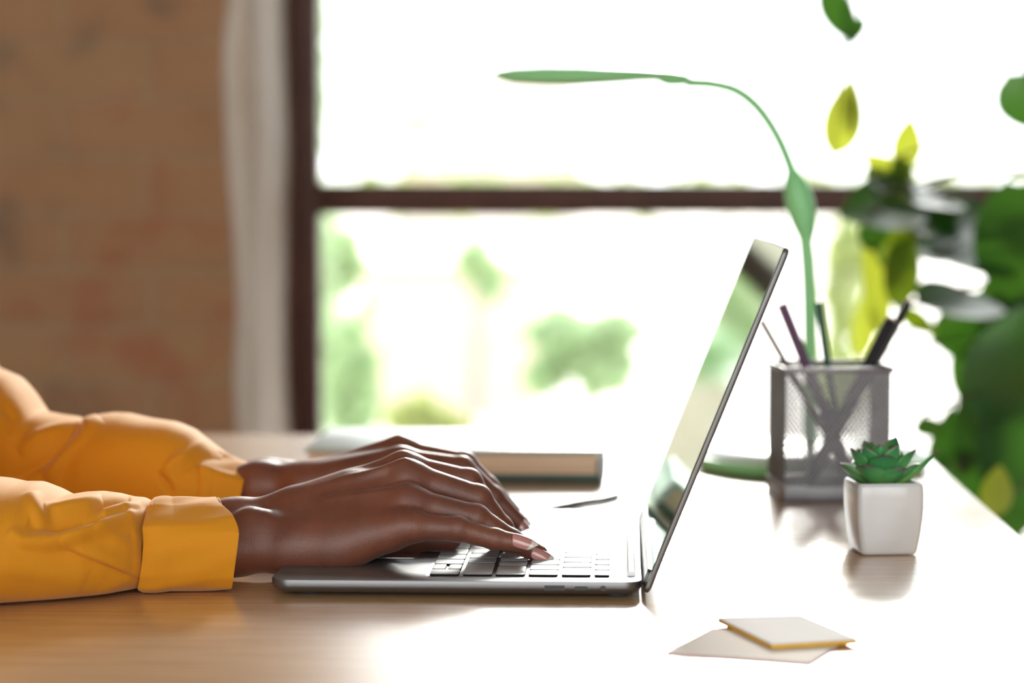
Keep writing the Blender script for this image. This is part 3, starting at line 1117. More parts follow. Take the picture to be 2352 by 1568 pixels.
for zz_, hh, oo, nm_ in ((0.0058, 0.0112, 0.0, 'base_band'), (CH, 0.0042, .0012, 'rim')):
    bm = bmesh.new()
    for f in range(4):
        mt = MC @ Matrix.Rotation(f * PI / 2, 4, 'Z') @ Matrix.Translation((0, -CS / 2 - oo, zz_))
        box(bm, (0, 0, 0), (CS + .002 + 2 * oo, .0022, hh), mtx=mt, bevel=.0006)
    bm_obj(nm_, bm, M['steel'], cup)
bm = bmesh.new(); box(bm, (0, 0, .0015), (CS - .001, CS - .001, .002), mtx=MC); bm_obj('bottom', bm, M['steel'], cup, smooth=False)


def pen(name, top, bot, r, m, label, cat, hexa=False, end=None, capm=None, capl=0.0):
    """a straight pen from bot (in the cup) to top"""
    top = Vector(top); bot = Vector(bot)
    d = (top - bot).normalized(); Ln = (top - bot).length
    root = empty(name, bot, label, cat)
    b_ = bmesh.new(); tube(b_, [bot + d * .012, bot + d * (Ln - .001), top], [r, r, r * .85], 6 if hexa else 16)
    bm_obj('barrel', b_, m, root, autosmooth=30 if hexa else 40)
    b_ = bmesh.new(); tube(b_, [bot + d * .0008, bot + d * .012], [r * .18, r * .95], 12)
    bm_obj('tip', b_, M['wood_end'] if hexa else m, root)
    if end:
        b_ = bmesh.new(); tube(b_, [top - d * .0004, top + d * .0014], [r * .9, r * .8], 12)
        bm_obj('end_cap', b_, M[end], root)
    return root


def cl(x, y, z): return MC @ Vector((x, y, z))
cy = cc.y
# marker right
pen('marker_pen', pt(2048, 735, cy + .012), cl(-.018, -.008, .006), .0052, M['pen_black'], 'thick black marker pen leaning right in the mesh cup', 'pen', end='wood_end')
pen('pencil', pt(2087, 693, cy + .030), cl(-.010, .020, .006), .0036, M['pen_black'], 'long dark pencil with a pale end, rightmost in the mesh cup', 'pencil', True, end='wood_end')
pen('ballpoint_pen', pt(1795, 697, cy + .0), cl(.022, .006, .006), .0042, M['pen_purple'], 'purple-black ballpoint pen leaning left in the mesh cup', 'pen')
pen('ballpoint_pen', pt(1880, 692, cy + .02), cl(.018, .027, .006), .0030, M['pen_green'], 'thin dark green pen, nearly upright in the mesh cup', 'pen')
pen('ballpoint_pen', pt(1748, 735, cy + .012), cl(.024, .018, .006), .0026, M['pen_brown'], 'thin brown pen, leftmost in the mesh cup, its top by the laptop lid', 'pen')

# ------------------------------------------------------------------ succulent
pc = ptz(2030, 1277, 0)
PA = math.radians(8)
POT = Vector((pc.x + .0015, pc.y + .0195, DZ))
pot = empty('potted_succulent', POT, 'small green succulent in a square white ceramic pot', 'potted plant')
def sq_loop(hs, z, r):
    mt = Matrix.Translation(POT) @ Matrix.Rotation(PA, 4, 'Z')
    return [tuple(mt @ Vector((a, b2, z))) for a, b2 in rrect(-hs, hs, -hs, hs, r, 6)]
bm = bmesh.new()
loft(bm, [sq_loop(.0160, .0004, .003), sq_loop(.0176, .0008, .0035), sq_loop(.0184, .003, .004), sq_loop(.0197, .011, .0042), sq_loop(.0208, .021, .0042), sq_loop(.0214, .031, .0042),
          sq_loop(.0215, .0395, .0042), sq_loop(.0212, .0437, .004), sq_loop(.0206, .0453, .0036), sq_loop(.0196, .0460, .003), sq_loop(.0186, .0453, .0026), sq_loop(.0182, .043, .0025),
          sq_loop(.018, .038, .0025)])
bm_obj('pot', bm, M['ceramic'], pot, autosmooth=60)
bm = bmesh.new(); loft(bm, [sq_loop(.0178, .037, .002), sq_loop(.0178, .0405, .002)]); bm_obj('soil', bm, M['soil'], pot)


def fleshy_leaf(base, tip, up, width, thick, curl):
    """pointed fleshy leaf; returns an object with a tipness attribute"""
    base = Vector(base); tip = Vector(tip)
    d = tip - base; Ln = d.length; d.normalize()
    side = d.cross(up).normalized(); n = side.cross(d).normalized()
    nu, nv = 18, 14
    vs, at, fs = [], [], []
    for i in range(nu + 1):
        u = i / nu
        wd = width * (0.34 + 0.66 * math.sin(PI * min(1, u * 0.78 + .02)) ** 0.9) if u < .64 else width * (max(0.0, 1 - ((u - .64) / .36) ** 1.7))
        th = thick * (1 - .75 * u)
        cen = base + d * (Ln * u) + n * (curl * Ln * (u * u - u * .5))
        for k in range(nv):
            a = 2 * PI * k / nv
            x = math.cos(a) * wd / 2; y = math.sin(a) * th / 2
            y += abs(math.cos(a)) ** 2 * wd * .22      # cupped
            vs.append(cen + side * x + n * y)
            at.append(min(1, u ** 1.5 + .25 * abs(math.cos(a)) ** 6 * u))
    for i in range(nu):
        for k in range(nv):
            fs.append((i * nv + k, i * nv + (k + 1) % nv, (i + 1) * nv + (k + 1) % nv, (i + 1) * nv + k))
    fs.append(tuple(range(nv)))
    o = mesh_obj('leaf', vs, fs, M['succulent'], pot)
    a_ = o.data.attributes.new('tipness', 'FLOAT', 'POINT')
    a_.data.foreach_set('value', at)
    return o


sc0 = POT + Vector((-.002, 0, .0405))
rr = random.Random(4)
def rosette(n, r, h, wd, az0, curl, zb):
    for k in range(n):
        a = az0 + 2 * PI * k / n + rr.uniform(-.12, .12)
        rr_ = r * rr.uniform(.92, 1.06); hh = h * rr.uniform(.9, 1.1)
        b_ = sc0 + Vector((math.cos(a) * .003, math.sin(a) * .003, zb))
        t = sc0 + Vector((math.cos(a) * rr_, math.sin(a) * rr_, hh))
        up = Vector((-math.cos(a) * .4, -math.sin(a) * .4, 1)).normalized()
        fleshy_leaf(b_, t, up, wd, .0042, curl)
rosette(6, .0300, .0130, .0205, -PI / 2 + .50, .28, .0015)
rosette(5, .0250, .0215, .0195, -PI / 2 - .05, .30, .004)
rosette(4, .0175, .0280, .0170, -PI / 2 + .62, .26, .007)
rosette(3, .0095, .0300, .0130, .4, .15, .009)
a = math.radians(-8)
fleshy_leaf(sc0 + Vector((.006, -.002, .0005)), pt(2166, 1050, POT.y - .004), Vector((0, .1, 1)), .0125, .004, .3)
bm = bmesh.new(); tube(bm, [sc0 + Vector((0, 0, -.003)), sc0 + Vector((0, 0, .012))], .0035, 12); bm_obj('stem', bm, M['succulent'], pot)

# ------------------------------------------------------------------ sticky notes
def pad(name, cs, z0, t, mats, label, layers):
    """cs: four corners (px,py) of the top outline lying on the desk"""
    zt = z0 + t
    P = [ptz(px, py, zt) for px, py in cs]
    root = empty(name, (sum(p.x for p in P) / 4, sum(p.y for p in P) / 4, DZ + z0), label, 'sticky notes')
    for (nm, a, b2, m_) in layers:
        b_ = bmesh.new()
        loft(b_, [[(p.x, p.y, DZ + z0 + t * a) for p in P], [(p.x, p.y, DZ + z0 + t * b2) for p in P]])
        bm_obj(nm, b_, M[m_], root, smooth=False)
    return root
pad('sticky_note_pad', [(1530, 1497), (1862, 1521), (1925, 1479), (1637, 1441)], 0.0002, 0.0012, None,
    'thin pale pink sticky note pad lying flat, partly under the yellow-edged pad',
    [('note_stack', 0, .55, 'note_pink'), ('top_note', .56, 1.0, 'note_cream')])
pad('sticky_note_pad', [(1772, 1477), (1970, 1466), (1838, 1412), (1648, 1417)], 0.0016, 0.0028, None,
    'white sticky note pad with a yellow edge, lying on top of the pink one',
    [('note_stack', 0, .7, 'note_yellow'), ('top_note', .71, 1.0, 'note_white')])
# ------------------------------------------------------------------ indoor plants on the right
def blade(bm, base, d, n, ln, wd, bend=0.15, fold=0.12, mi=0, nu=10):
    d = d.normalized(); side = d.cross(n).normalized(); n = side.cross(d).normalized()
    rows_ = []
    for i in range(nu + 1):
        u = i / nu
        w_ = wd / 2 * math.sin(PI * u ** 0.8) ** 0.75 if 0 < u < 1 else 0.0006
        c = base + d * (ln * u) - n * (bend * ln * u * u)
        rows_.append([bm.verts.new(c - side * w_ + n * (fold * w_)), bm.verts.new(c), bm.verts.new(c + side * w_ + n * (fold * w_))])
    for i in range(nu):
        for k in range(2):
            f = bm.faces.new((rows_[i][k], rows_[i][k + 1], rows_[i + 1][k + 1], rows_[i + 1][k]))
            f.material_index = mi


def plant(name, label, y, specs, trunk, pot_xy, seed, extra=0, potr=0.15):
    """specs: (px, py, length px, width px, angle deg, yaw, pitch, material)"""
    rr_ = random.Random(seed)
    root = empty(name, (pot_xy[0], pot_xy[1], 0), label, 'plant')
    lf = bmesh.new(); st = bmesh.new()
    tr = smooth_path(trunk, 30)
    tube(st, tr, [0.011 * (1 - .6 * i / len(tr)) for i in range(len(tr))], 10)
    for (px, py, lp, wp, ang, yw, ptc, mi, dy) in specs:
        yy = y + dy
        s = (yy - CAM.y) / FPX
        ln, wd = lp * s, wp * s
        a = math.radians(ang)
        d = Vector((math.cos(a), 0, math.sin(a)))
        n = Vector((0, -1, 0))
        rot = Matrix.Rotation(math.radians(yw), 3, 'Z') @ Matrix.Rotation(math.radians(ptc), 3, 'X')
        d2 = rot @ d; n2 = rot @ n
        c = pt(px, py, yy)
        b0 = c - d2 * ln / 2
        blade(lf, b0, d2, n2, ln, wd, mi=mi)
        # leaf stalk back to the trunk
        q = min(tr, key=lambda t_: (t_ - b0).length + (0.25 if t_.z > b0.z + .02 else 0))
        tube(st, smooth_path([q, (q + b0) / 2 + Vector((0, 0, .02)), b0], 8), 0.0016, 6)
    o = bm_obj('foliage', lf, [M['leafA'], M['leafB'], M['leafC']], root, autosmooth=80)
    bm_obj('stem', st, M['bark'], root)
    p_ = bmesh.new()
    lathe(p_, [(potr * .72, .001), (potr * .75, .01), (potr, .26), (potr * 1.05, .262), (potr * 1.05, .29), (potr * .96, .29), (potr * .94, .25)], (pot_xy[0], pot_xy[1], 0), 40)
    bm_obj('pot', p_, M['terracotta'], root)
    p_ = bmesh.new()
    lathe(p_, [(potr * .9, .24), (potr * .9, .262)], (pot_xy[0], pot_xy[1], 0), 32)
    bm_obj('soil', p_, M['soil'], root)
    return root


big = [
    (2330, 560, 300, 210, -75, 20, 10, 0, 0), (2300, 840, 300, 170, 70, -25, 5, 0, 0), (2345, 1000, 420, 230, 95, 15, 0, 0, .05),
    (2240, 930, 330, 120, 72, 40, 0, 0, .1), (2260, 740, 260, 160, 20, 0, 15, 0, .15), (2210, 1090, 240, 120, 120, 10, 0, 0, .1),
    (2330, 720, 260, 200, -110, 10, 0, 0, .2), (2320, 1150, 260, 160, -100, 0, 0, 0, .25), (2250, 1180, 200, 120, 70, 30, 0, 0, .3),
    (2075, 610, 200, 95, 80, 20, 0, 2, 0), (2055, 560, 120, 80, 60, -20, 0, 2, .05),
    (2015, 650, 260, 75, 96, 30, 0, 1, .05), (1985, 740, 170, 60, 84, -20, 0, 1, .1),
    (2030, 475, 200, 330, 175, 10, -68, 0, 0), (2190, 500, 260, 330, 5, -10, -70, 0, .03), (2110, 440, 220, 300, 12, 20, -70, 0, .05), (2240, 590, 220, 300, -5, 20, -70, 0, .0),
    (2010, 540, 170, 80, -60, 25, 40, 0, .02), (2160, 560, 200, 260, -8, 0, -68, 0, .08), (2210, 690, 230, 220, 12, 10, -68, 0, 0),
    (2110, 740, 120, 50, -40, 0, 20, 2, .1),
    (2290, 1128, 120, 78, 78, 10, 0, 1, -.25), (2140, 990, 170, 70, -60, 10, 55, 0, -.05), (2170, 1010, 180, 80, 60, 30, 0, 0, .05),
    (2075, 400, 90, 60, -50, 20, 10, 2, .1), (2085, 330, 130, 75, 78, 10, 0, 1, .1), (2045, 395, 150, 70, 150, 10, 20, 1, .1),
    (2230, 860, 200, 100, 110, 0, 20, 0, .2), (2350, 470, 160, 120, 170, 10, 30, 0, .1),
]
big = [(a, b, c * 1.0, d, e, f, g, h, i) for (a, b, c, d, e, f, g, h, i) in big]
tx = pt(2400, 900, 1.35).x
plant('potted_plant', 'tall potted plant with large dark green leaves to the right of the desk', 1.15, big,
      [(tx + .08, 1.38, .25), (tx + .06, 1.36, .6), (tx + .02, 1.33, .95), (tx - .05, 1.3, 1.15)], (tx + .08, 1.38), 3)
vine = [(1930, 35, 160, 82, -52, 15, 0, 0, 0), (1965, 75, 90, 50, -95, 25, 30, 0, .04), (1828, 103, 75, 22, -12, 0, 60, 0, 0), (1940, 268, 190, 100, 72, 15, 0, 1, 0), (1955, 235, 120, 60, 80, 40, 0, 0, .03),
        (2350, 235, 150, 120, -60, 0, 0, 0, 0), (2250, -60, 150, 70, 40, 0, 0, 0, 0)]
tx2 = 0.86
def Q(px, py, y): return tuple(pt(px, py, y))
plant('climbing_plant', 'tall thin-stemmed plant whose few leaves hang before the bright upper window', 1.30, vine,
      [(tx2, 1.62, .25), (tx2 - .02, 1.6, .9), (tx2 - .1, 1.5, 1.35), Q(2100, -230, 1.42), Q(1960, -120, 1.32)], (tx2, 1.62), 5, potr=.13)

# ------------------------------------------------------------------ person
def mm(px, py, y):
    p = pt(px, py, y / 1000.0)
    return np.array((p.x, p.y, p.z)) * 1000.0


def hand(fore, palm, palm_k, fingers, extra, lo, hi, step=0.9, web=5.0, hard=()):
    F = Field(lo, hi, step)
    d = None
    for (a, b, ra, rb) in fore:
        c = F.cone(a, b, ra, rb); d = c if d is None else smin(d, c, 12)
    for (a, b, ra, rb) in palm:
        d = smin(d, F.cone(a, b, ra, rb), palm_k)
    for (a, b, ra, rb, k) in extra:
        d = smin(d, F.cone(a, b, ra, rb), k)
    out = None
    for (pts, rads) in fingers:
        f = F.chain(pts, rads, 2.2)
        # knuckle thickening
        for i in (1, 2):
            f = smin(f, F.ball(pts[i], rads[i] * 1.03), 2.0)
        u = smin(d, f, web)
        out = u if out is None else np.minimum(out, u)
    # touch the table, do not sink in it
    return F, out


skinV, skinF = [], []
def add_part(verts, faces, unit=0.001):
    off = sum(len(v) for v in skinV)
    skinV.append(verts * unit); skinF.append(faces + off)


# near (right) hand ------------------------------------------------
I_m = mm(930, 1079, 110); M_m = mm(938, 1097, 92); R_m = mm(940, 1152, 74); P_m = mm(936, 1209, 60)
W_i = mm(690, 1170, 96); W_m = mm(690, 1180, 86); W_r = mm(690, 1203, 74); W_p = mm(695, 1235, 64)
fore = [(mm(300, 1262, 30), mm(540, 1258, 60), 19, 14.5), (mm(300, 1235, 62), mm(540, 1207, 84), 20, 14.5),
        (mm(540, 1258, 60), mm(660, 1256, 64), 14.5, 13.2), (mm(660, 1256, 64), mm(800, 1240, 64), 13.2, 11.5), (mm(540, 1206, 84), mm(660, 1184, 90), 14.2, 12.6), (mm(660, 1184, 90), mm(800, 1130, 94), 12.6, 11.2)]
palm = [(W_i, I_m, 11.5, 10.6), (W_m, M_m, 11.5, 10.2), (W_r, R_m, 11.0, 9.8), (W_p, P_m, 11.5, 9.2),
        (mm(680, 1264, 62), mm(770, 1262, 62), 11.6, 11.8), (mm(770, 1262, 62), mm(890, 1228, 61), 11.8, 9.5), (mm(720, 1240, 90), mm(850, 1215, 92), 14, 12),
        (mm(850, 1215, 95), mm(930, 1170, 92), 11, 9)]
fingers = [
    ([I_m, mm(1076, 1107, 116), mm(1125, 1180, 118), mm(1150, 1243, 118)], [9.6, 8.1, 7.0, 5.6]),
    ([M_m, mm(1097, 1145, 95), mm(1150, 1212, 97), mm(1190, 1266, 99)], [9.8, 8.3, 7.2, 5.6]),
    ([R_m, mm(1092, 1189, 75), mm(1172, 1241, 77), mm(1238, 1271, 79)], [8.8, 8.1, 6.9, 5.3]),
    ([P_m, mm(1050, 1214, 60), mm(1137, 1238, 62), mm(1197, 1247, 62)], [8.2, 7.3, 6.1, 5.0]),
    # thumb
    ([mm(760, 1225, 104), mm(860, 1238, 112), mm(960, 1232, 110), mm(1033, 1238, 108)], [12, 10.5, 8.8, 7.2]),
]
extra = [
    (mm(580, 1205, 63), mm(604, 1209, 63), 10.5, 10.0, 9),             # ulnar head
    (mm(922, 1070, 108), mm(945, 1076, 109), 7.6, 7.0, 6),            # knuckles
    (mm(928, 1090, 88), mm(955, 1096, 89), 7.4, 6.8, 6),
    (mm(930, 1147, 71), mm(957, 1152, 71), 7.4, 6.6, 6),
    (mm(922, 1208, 58), mm(950, 1209, 58), 7.4, 6.6, 6),
    # tendons on the back of the hand
    (mm(720, 1131, 83), mm(930, 1062, 87), 1.8, 2.2, 5), (mm(750, 1150, 72), mm(930, 1124, 71), 1.4, 2.0, 4),
    (mm(700, 1128, 94), mm(925, 1048, 106), 1.8, 2.0, 5),
]
lo = mm(400, 1385, 0); hi = mm(1290, 1000, 140)
F, V = hand(fore, palm, 11, fingers, extra, (lo[0], 25, DZ * 1000 + 2), (hi[0], 150, DZ * 1000 + 92), 0.9)
v, f = surface_nets(F, V); add_part(v, f)

# far (left) hand ----------------------------------------------------
I2 = mm(920, 1063, 207); M2 = mm(921, 1043, 228); R2 = mm(915, 1054, 248); P2 = mm(905, 1075, 266)
fore = [(mm(430, 1150, 262), mm(600, 1120, 232), 20, 15.5), (mm(430, 1145, 285), mm(600, 1112, 258), 19, 14.5),
        (mm(600, 1120, 232), mm(700, 1118, 225), 15.5, 13.5), (mm(600, 1112, 258), mm(700, 1114, 250), 14.5, 13)]
palm = [(mm(700, 1115, 218), I2, 12.5, 11), (mm(700, 1108, 232), M2, 12.5, 11.2), (mm(700, 1112, 246), R2, 12, 10.5), (mm(700, 1125, 256), P2, 12, 9.5),
        (mm(720, 1150, 225), mm(860, 1130, 222), 14, 12), (mm(700, 1155, 255), mm(860, 1130, 255), 13, 11)]
fingers = [
    ([I2, mm(1060, 1078, 204), mm(1132, 1142, 205), mm(1203, 1212, 206)], [9.6, 8.4, 7.0, 5.4]),
    ([M2, mm(1066, 1067, 226), mm(1120, 1119, 224), mm(1176, 1176, 222)], [9.8, 8.4, 7.2, 5.8]),
    ([R2, mm(1040, 1075, 248), mm(1095, 1130, 246), mm(1135, 1176, 244)], [9, 8.0, 6.9, 5.5]),
    ([P2, mm(1005, 1095, 270), mm(1045, 1140, 270), mm(1070, 1175, 270)], [8.2, 7.2, 6.2, 5.0]),
    ([mm(760, 1150, 212), mm(860, 1170, 198), mm(940, 1190, 190), mm(1010, 1205, 186)], [12, 10.5, 8.8, 7.4]),
]
extra = [(mm(918, 1034, 226), mm(930, 1036, 226), 8, 8, 5), (mm(625, 1096, 252), mm(650, 1098, 250), 10.5, 10.5, 9),
         (mm(710, 1082, 232), mm(915, 1010, 226), 1.8, 2.2, 5)]
lo = mm(480, 1240, 200); hi = mm(1215, 960, 290)
F, V = hand(fore, palm, 11, fingers, extra, (lo[0], 165, DZ * 1000 + 2), (hi[0], 300, DZ * 1000 + 105), 1.0)
v, f = surface_nets(F, V); add_part(v, f)

# neck and head, outside the picture to the left (coarse)
HX, HY, HZ = -505.0, 135.0, DZ * 1000 + 560
F = Field((HX - 240, HY - 270, HZ - 640), (HX + 300, HY + 290, HZ + 160), 6.5)
d = F.ell((HX - 5, HY, HZ + 25), (98, 76, 100))
d = smin(d, F.ell((HX + 28, HY, HZ - 45), (62, 58, 72)), 25)
d = smin(d, F.cone((HX + 92, HY, HZ - 5), (HX + 112, HY, HZ - 36), 7, 12), 10)
d = smin(d, F.cone((HX + 82, HY - 22, HZ - 74), (HX + 82, HY + 22, HZ - 74), 8, 8), 8)
d = smin(d, F.cone((HX + 72, HY, HZ - 106), (HX + 66, HY, HZ - 104), 18, 20), 15)
for s in (-1, 1):
    d = smin(d, F.ell((HX, HY + s * 80, HZ - 15), (20, 10, 32)), 8)
    d = np.maximum(d, -F.ball((HX + 100, HY + s * 32, HZ + 2), 13))
d = smin(d, F.cone((HX - 20, HY, HZ - 80), (HX - 55, HY, HZ - 240), 52, 58), 25)
Z0 = DZ * 1000
d = smin(d, F.ell((-590, 135, Z0 + 140), (95, 135, 300)), 30)
d = smin(d, F.cone((-585, -15, Z0 + 345), (-585, 285, Z0 + 345), 42, 42), 40)
for sh, el, wr_ in (((-580, -42, Z0 + 340), (-415, -20, Z0 + 46), mm(330, 1248, 46)), ((-580, 318, Z0 + 340), (-480, 320, Z0 + 48), mm(470, 1148, 262))):
    d = smin(d, F.cone(sh, el, 44, 32), 20)
    d = smin(d, F.cone(el, wr_, 32, 16), 10)
d = np.maximum(d, -(F.Z - (Z0 - 180)))
d = np.maximum(d, -np.maximum(F.Z - (Z0 + 4), (-455) - F.X))
v, f = surface_nets(F, d); add_part(v, f)

person = empty('person', (-0.50, 0.12, 0.46), 'person in a mustard yellow shirt typing on the laptop with both hands', 'person')
body = mesh_obj('body', np.concatenate(skinV), np.concatenate(skinF), M['skin'], person)

# hair
F = Field((HX - 180, HY - 150, HZ - 120), (HX + 150, HY + 150, HZ + 190), 6.0)
d = F.ell((HX - 30, HY, HZ + 45), (112, 98, 112))
d = np.maximum(d, -F.ell((HX + 75, HY, HZ - 50), (85, 72, 115)))
v, f = surface_nets(F, d)
mesh_obj('hair', v * .001, f, M['hair'], person)
for s in (-1, 1):
    bm = bmesh.new()
    bmesh.ops.create_uvsphere(bm, u_segments=16, v_segments=10, radius=.0115, matrix=Matrix.Translation(((HX + 84) * .001, (HY + s * 32) * .001, (HZ + 2) * .001)))
    bm_obj('eye', bm, M['ceramic'], person)


def nail(base, tip, dors, width, name='fingernail', sag=0.30, lift=0.0):
    base = Vector(base) * .001; tip = Vector(tip) * .001
    d = tip - base; Ln = d.length; d.normalize()
    dors = Vector(dors); side = d.cross(dors).normalized(); n = side.cross(d).normalized()
    width *= .001
    nu, nv = 22, 12
    vs, at = [], []
    for lay in (0, 1):
        for i in range(nu + 1):
            u = i / nu
            if u < .16: wd = math.sqrt(max(0.02, 1 - ((.16 - u) / .16) ** 2)) * .96
            elif u < .55: wd = .96 + .04 * math.sin((u - .16) / .39 * PI)
            else: wd = max(0.05, (1 - ((u - .55) / .45) ** 2.1)) * .96
            for k in range(nv + 1):
                q = -1 + 2 * k / nv
                x = math.sin(q * 1.15) / math.sin(1.15) * wd * width / 2
                h = -(1 - math.cos(q * 1.15 * wd)) * width * .62
                h += (-.28 * (u - .35) ** 2) * Ln * .6 - lay * .00055
                # the free edge curves like a smile line
                vs.append(base + d * (Ln * u) + side * x + n * h)
                at.append(u + .10 * q * q)
    R = nv + 1; off = (nu + 1) * R
    fs = []
    for i in range(nu):
        for k in range(nv):
            a = i * R + k
            fs.append((a, a + 1, a + R + 1, a + R)); fs.append((off + a, off + a + R, off + a + R + 1, off + a + 1))
    for i in range(nu):
        for k in (0, nv):
            a = i * R + k
            fs.append((a, a + R, off + a + R, off + a))
    for k in range(nv):
        fs.append((k, off + k, off + k + 1, k + 1)); a = nu * R + k
        fs.append((a, a + 1, off + a + 1, off + a))
    o = mesh_obj(name, vs, fs, M['nail'], person, autosmooth=50)
    a_ = o.data.attributes.new('tipness', 'FLOAT', 'POINT'); a_.data.foreach_set('value', at)
    o['label'] = 'long pink nail with a white tip'
    return o


nail(mm(1178, 1229, 56.5), mm(1237, 1249, 57), (0.10, -.72, .70), 9.2)     # little finger
nail(mm(1224, 1256, 73.0), mm(1277, 1284, 74), (0.25, -.66, .70), 9.4)     # ring finger
nail(mm(1180, 1238, 96), mm(1212, 1278, 97), (.6, -.3, .75), 9.6)
nail(mm(1150, 1215, 116), mm(1170, 1258, 116), (.75, -.1, .6), 9.6)
nail(mm(1204, 1194, 202), mm(1232, 1232, 202), (.72, -.35, .6), 9.6)     # left index
nail(mm(1178, 1160, 219), mm(1226, 1206, 217), (.60, -.45, .66), 10.0)

# ------------------------------------------------------------------ sleeves
def poly_dist(px, py, pts):
    best = np.full(px.shape, 1e9)
    for (x0, y0), (x1, y1) in zip(pts[:-1], pts[1:]):
        dx, dy = x1 - x0, y1 - y0
        t = np.clip(((px - x0) * dx + (py - y0) * dy) / (dx * dx + dy * dy), 0, 1)
        best = np.minimum(best, np.hypot(px - x0 - t * dx, py - y0 - t * dy))
    return best


def side_of(px, py, pts):
    """signed distance across a polyline (+ above it in the picture)"""
    best = np.full(px.shape, 1e9); sg = np.zeros(px.shape); al = np.zeros(px.shape)
    L_ = [math.hypot(b[0] - a[0], b[1] - a[1]) for a, b in zip(pts[:-1], pts[1:])]
    tot = sum(L_); acc = 0
    for ((x0, y0), (x1, y1)), l in zip(zip(pts[:-1], pts[1:]), L_):
        dx, dy = x1 - x0, y1 - y0
        t = np.clip(((px - x0) * dx + (py - y0) * dy) / (dx * dx + dy * dy), 0, 1)
        dd = np.hypot(px - x0 - t * dx, py - y0 - t * dy)
        c = (px - x0) * dy - (py - y0) * dx
        m_ = dd < best
        best = np.where(m_, dd, best); sg = np.where(m_, np.sign(c), sg); al = np.where(m_, (acc + t * l) / tot, al)
        acc += l
    return best, sg, al


def sleeve(name, stations, folds, seed, na=220, ns=300, clip_z=True, pw=0.85, wr=0.0012):
    """stations: (px, top py, centre y, half width y, bottom z above desk)"""
    st = np.array(stations, float)
    X, ZT_, YC, HY, ZBm = [], [], [], [], []
    for (px, top, yc, hy, zb) in st:
        p = pt(px, top, yc)
        X.append(p.x); ZT_.append(p.z); YC.append(yc); HY.append(hy); ZBm.append(zb + DZ)
    X = np.array(X)
    s = np.linspace(0, 1, ns)
    xs = X[0] + (X[-1] - X[0]) * s
    def it(a):
        v = np.interp(xs, X, a)
        k = 9
        return np.convolve(np.pad(v, k // 2, 'edge'), np.hanning(k + 2)[1:-1] / np.hanning(k + 2).sum(), 'valid')
    zt, yc, hy, zb = it(ZT_), it(YC), it(HY), it(ZBm)
    a = np.linspace(0, 2 * PI, na, endpoint=False)
    A, Sx = np.meshgrid(a, s)
    ca, sa = np.cos(A), np.sin(A)
    zc = ((zt + zb) / 2)[:, None]; hz = ((zt - zb) / 2)[:, None]
    Y = yc[:, None] + hy[:, None] * np.sign(ca) * np.abs(ca) ** pw
    Z = zc + hz * np.sign(sa) * np.abs(sa) ** pw
    Xg = np.repeat(xs[:, None], na, 1)
    P = np.stack([Xg, Y, Z], -1).reshape(-1, 3)
    nrm = np.stack([0 * ca, ca / hy[:, None], sa / hz], -1).reshape(-1, 3)
    nrm /= np.linalg.norm(nrm, axis=1)[:, None]
    px, py = proj(P)
    disp = np.zeros(len(P))
    facing = np.clip(0.25 - nrm[:, 1] + .5 * nrm[:, 2], 0, 1)
    for f in folds:
        kind, pts, wd, amp = f
        dd, sg, al = side_of(px, py, pts)
        fade = np.clip(np.minimum(al, 1 - al) / .12, 0, 1) if kind != 'full' else 1
        endf = np.sin(np.clip(al, 0, 1) * PI) ** .5
        if kind == 'ridge':
            disp += amp * np.exp(-(dd / wd) ** 2) * endf * facing
        elif kind == 'step':                 # cloth above lies over the cloth below
            disp += amp * ((.5 + .5 * np.tanh(sg * dd / 3.0)) * np.exp(-(dd / (wd * 3.5)) ** 2) - .35 * np.exp(-((sg * dd + wd * .6) / wd) ** 2)) * endf * facing
    # gentle random wrinkles running across the arm
    r = np.random.RandomState(seed)
    for _ in range(14):
        kx, ka, ph = r.uniform(20, 90), r.randint(1, 4), r.uniform(0, 6.28)
        disp += wr * r.uniform(.2, 1) * .45 * np.sin(P[:, 0] * kx + A.ravel() * ka + ph) * np.sin(A.ravel() * r.randint(1, 3) + ph)
    P = P + nrm * disp[:, None]
    if clip_z:
        z = P[:, 2] - DZ
        P[:, 2] = DZ + np.where(z < .006, 0.0007 + 0.0053 * np.exp(np.clip((z - .006) / .0053, -8, 0)), z)
    faces = []
    for i in range(ns - 1):
        b_ = i * na
        for k in range(na):
            k2 = (k + 1) % na
            faces.append((b_ + k, b_ + na + k, b_ + na + k2, b_ + k2))
    o = mesh_obj(name, P, faces, M['cloth'], person)
    md = o.modifiers.new('solid', 'SOLIDIFY'); md.thickness = 0.0010; md.offset = -1
    return o


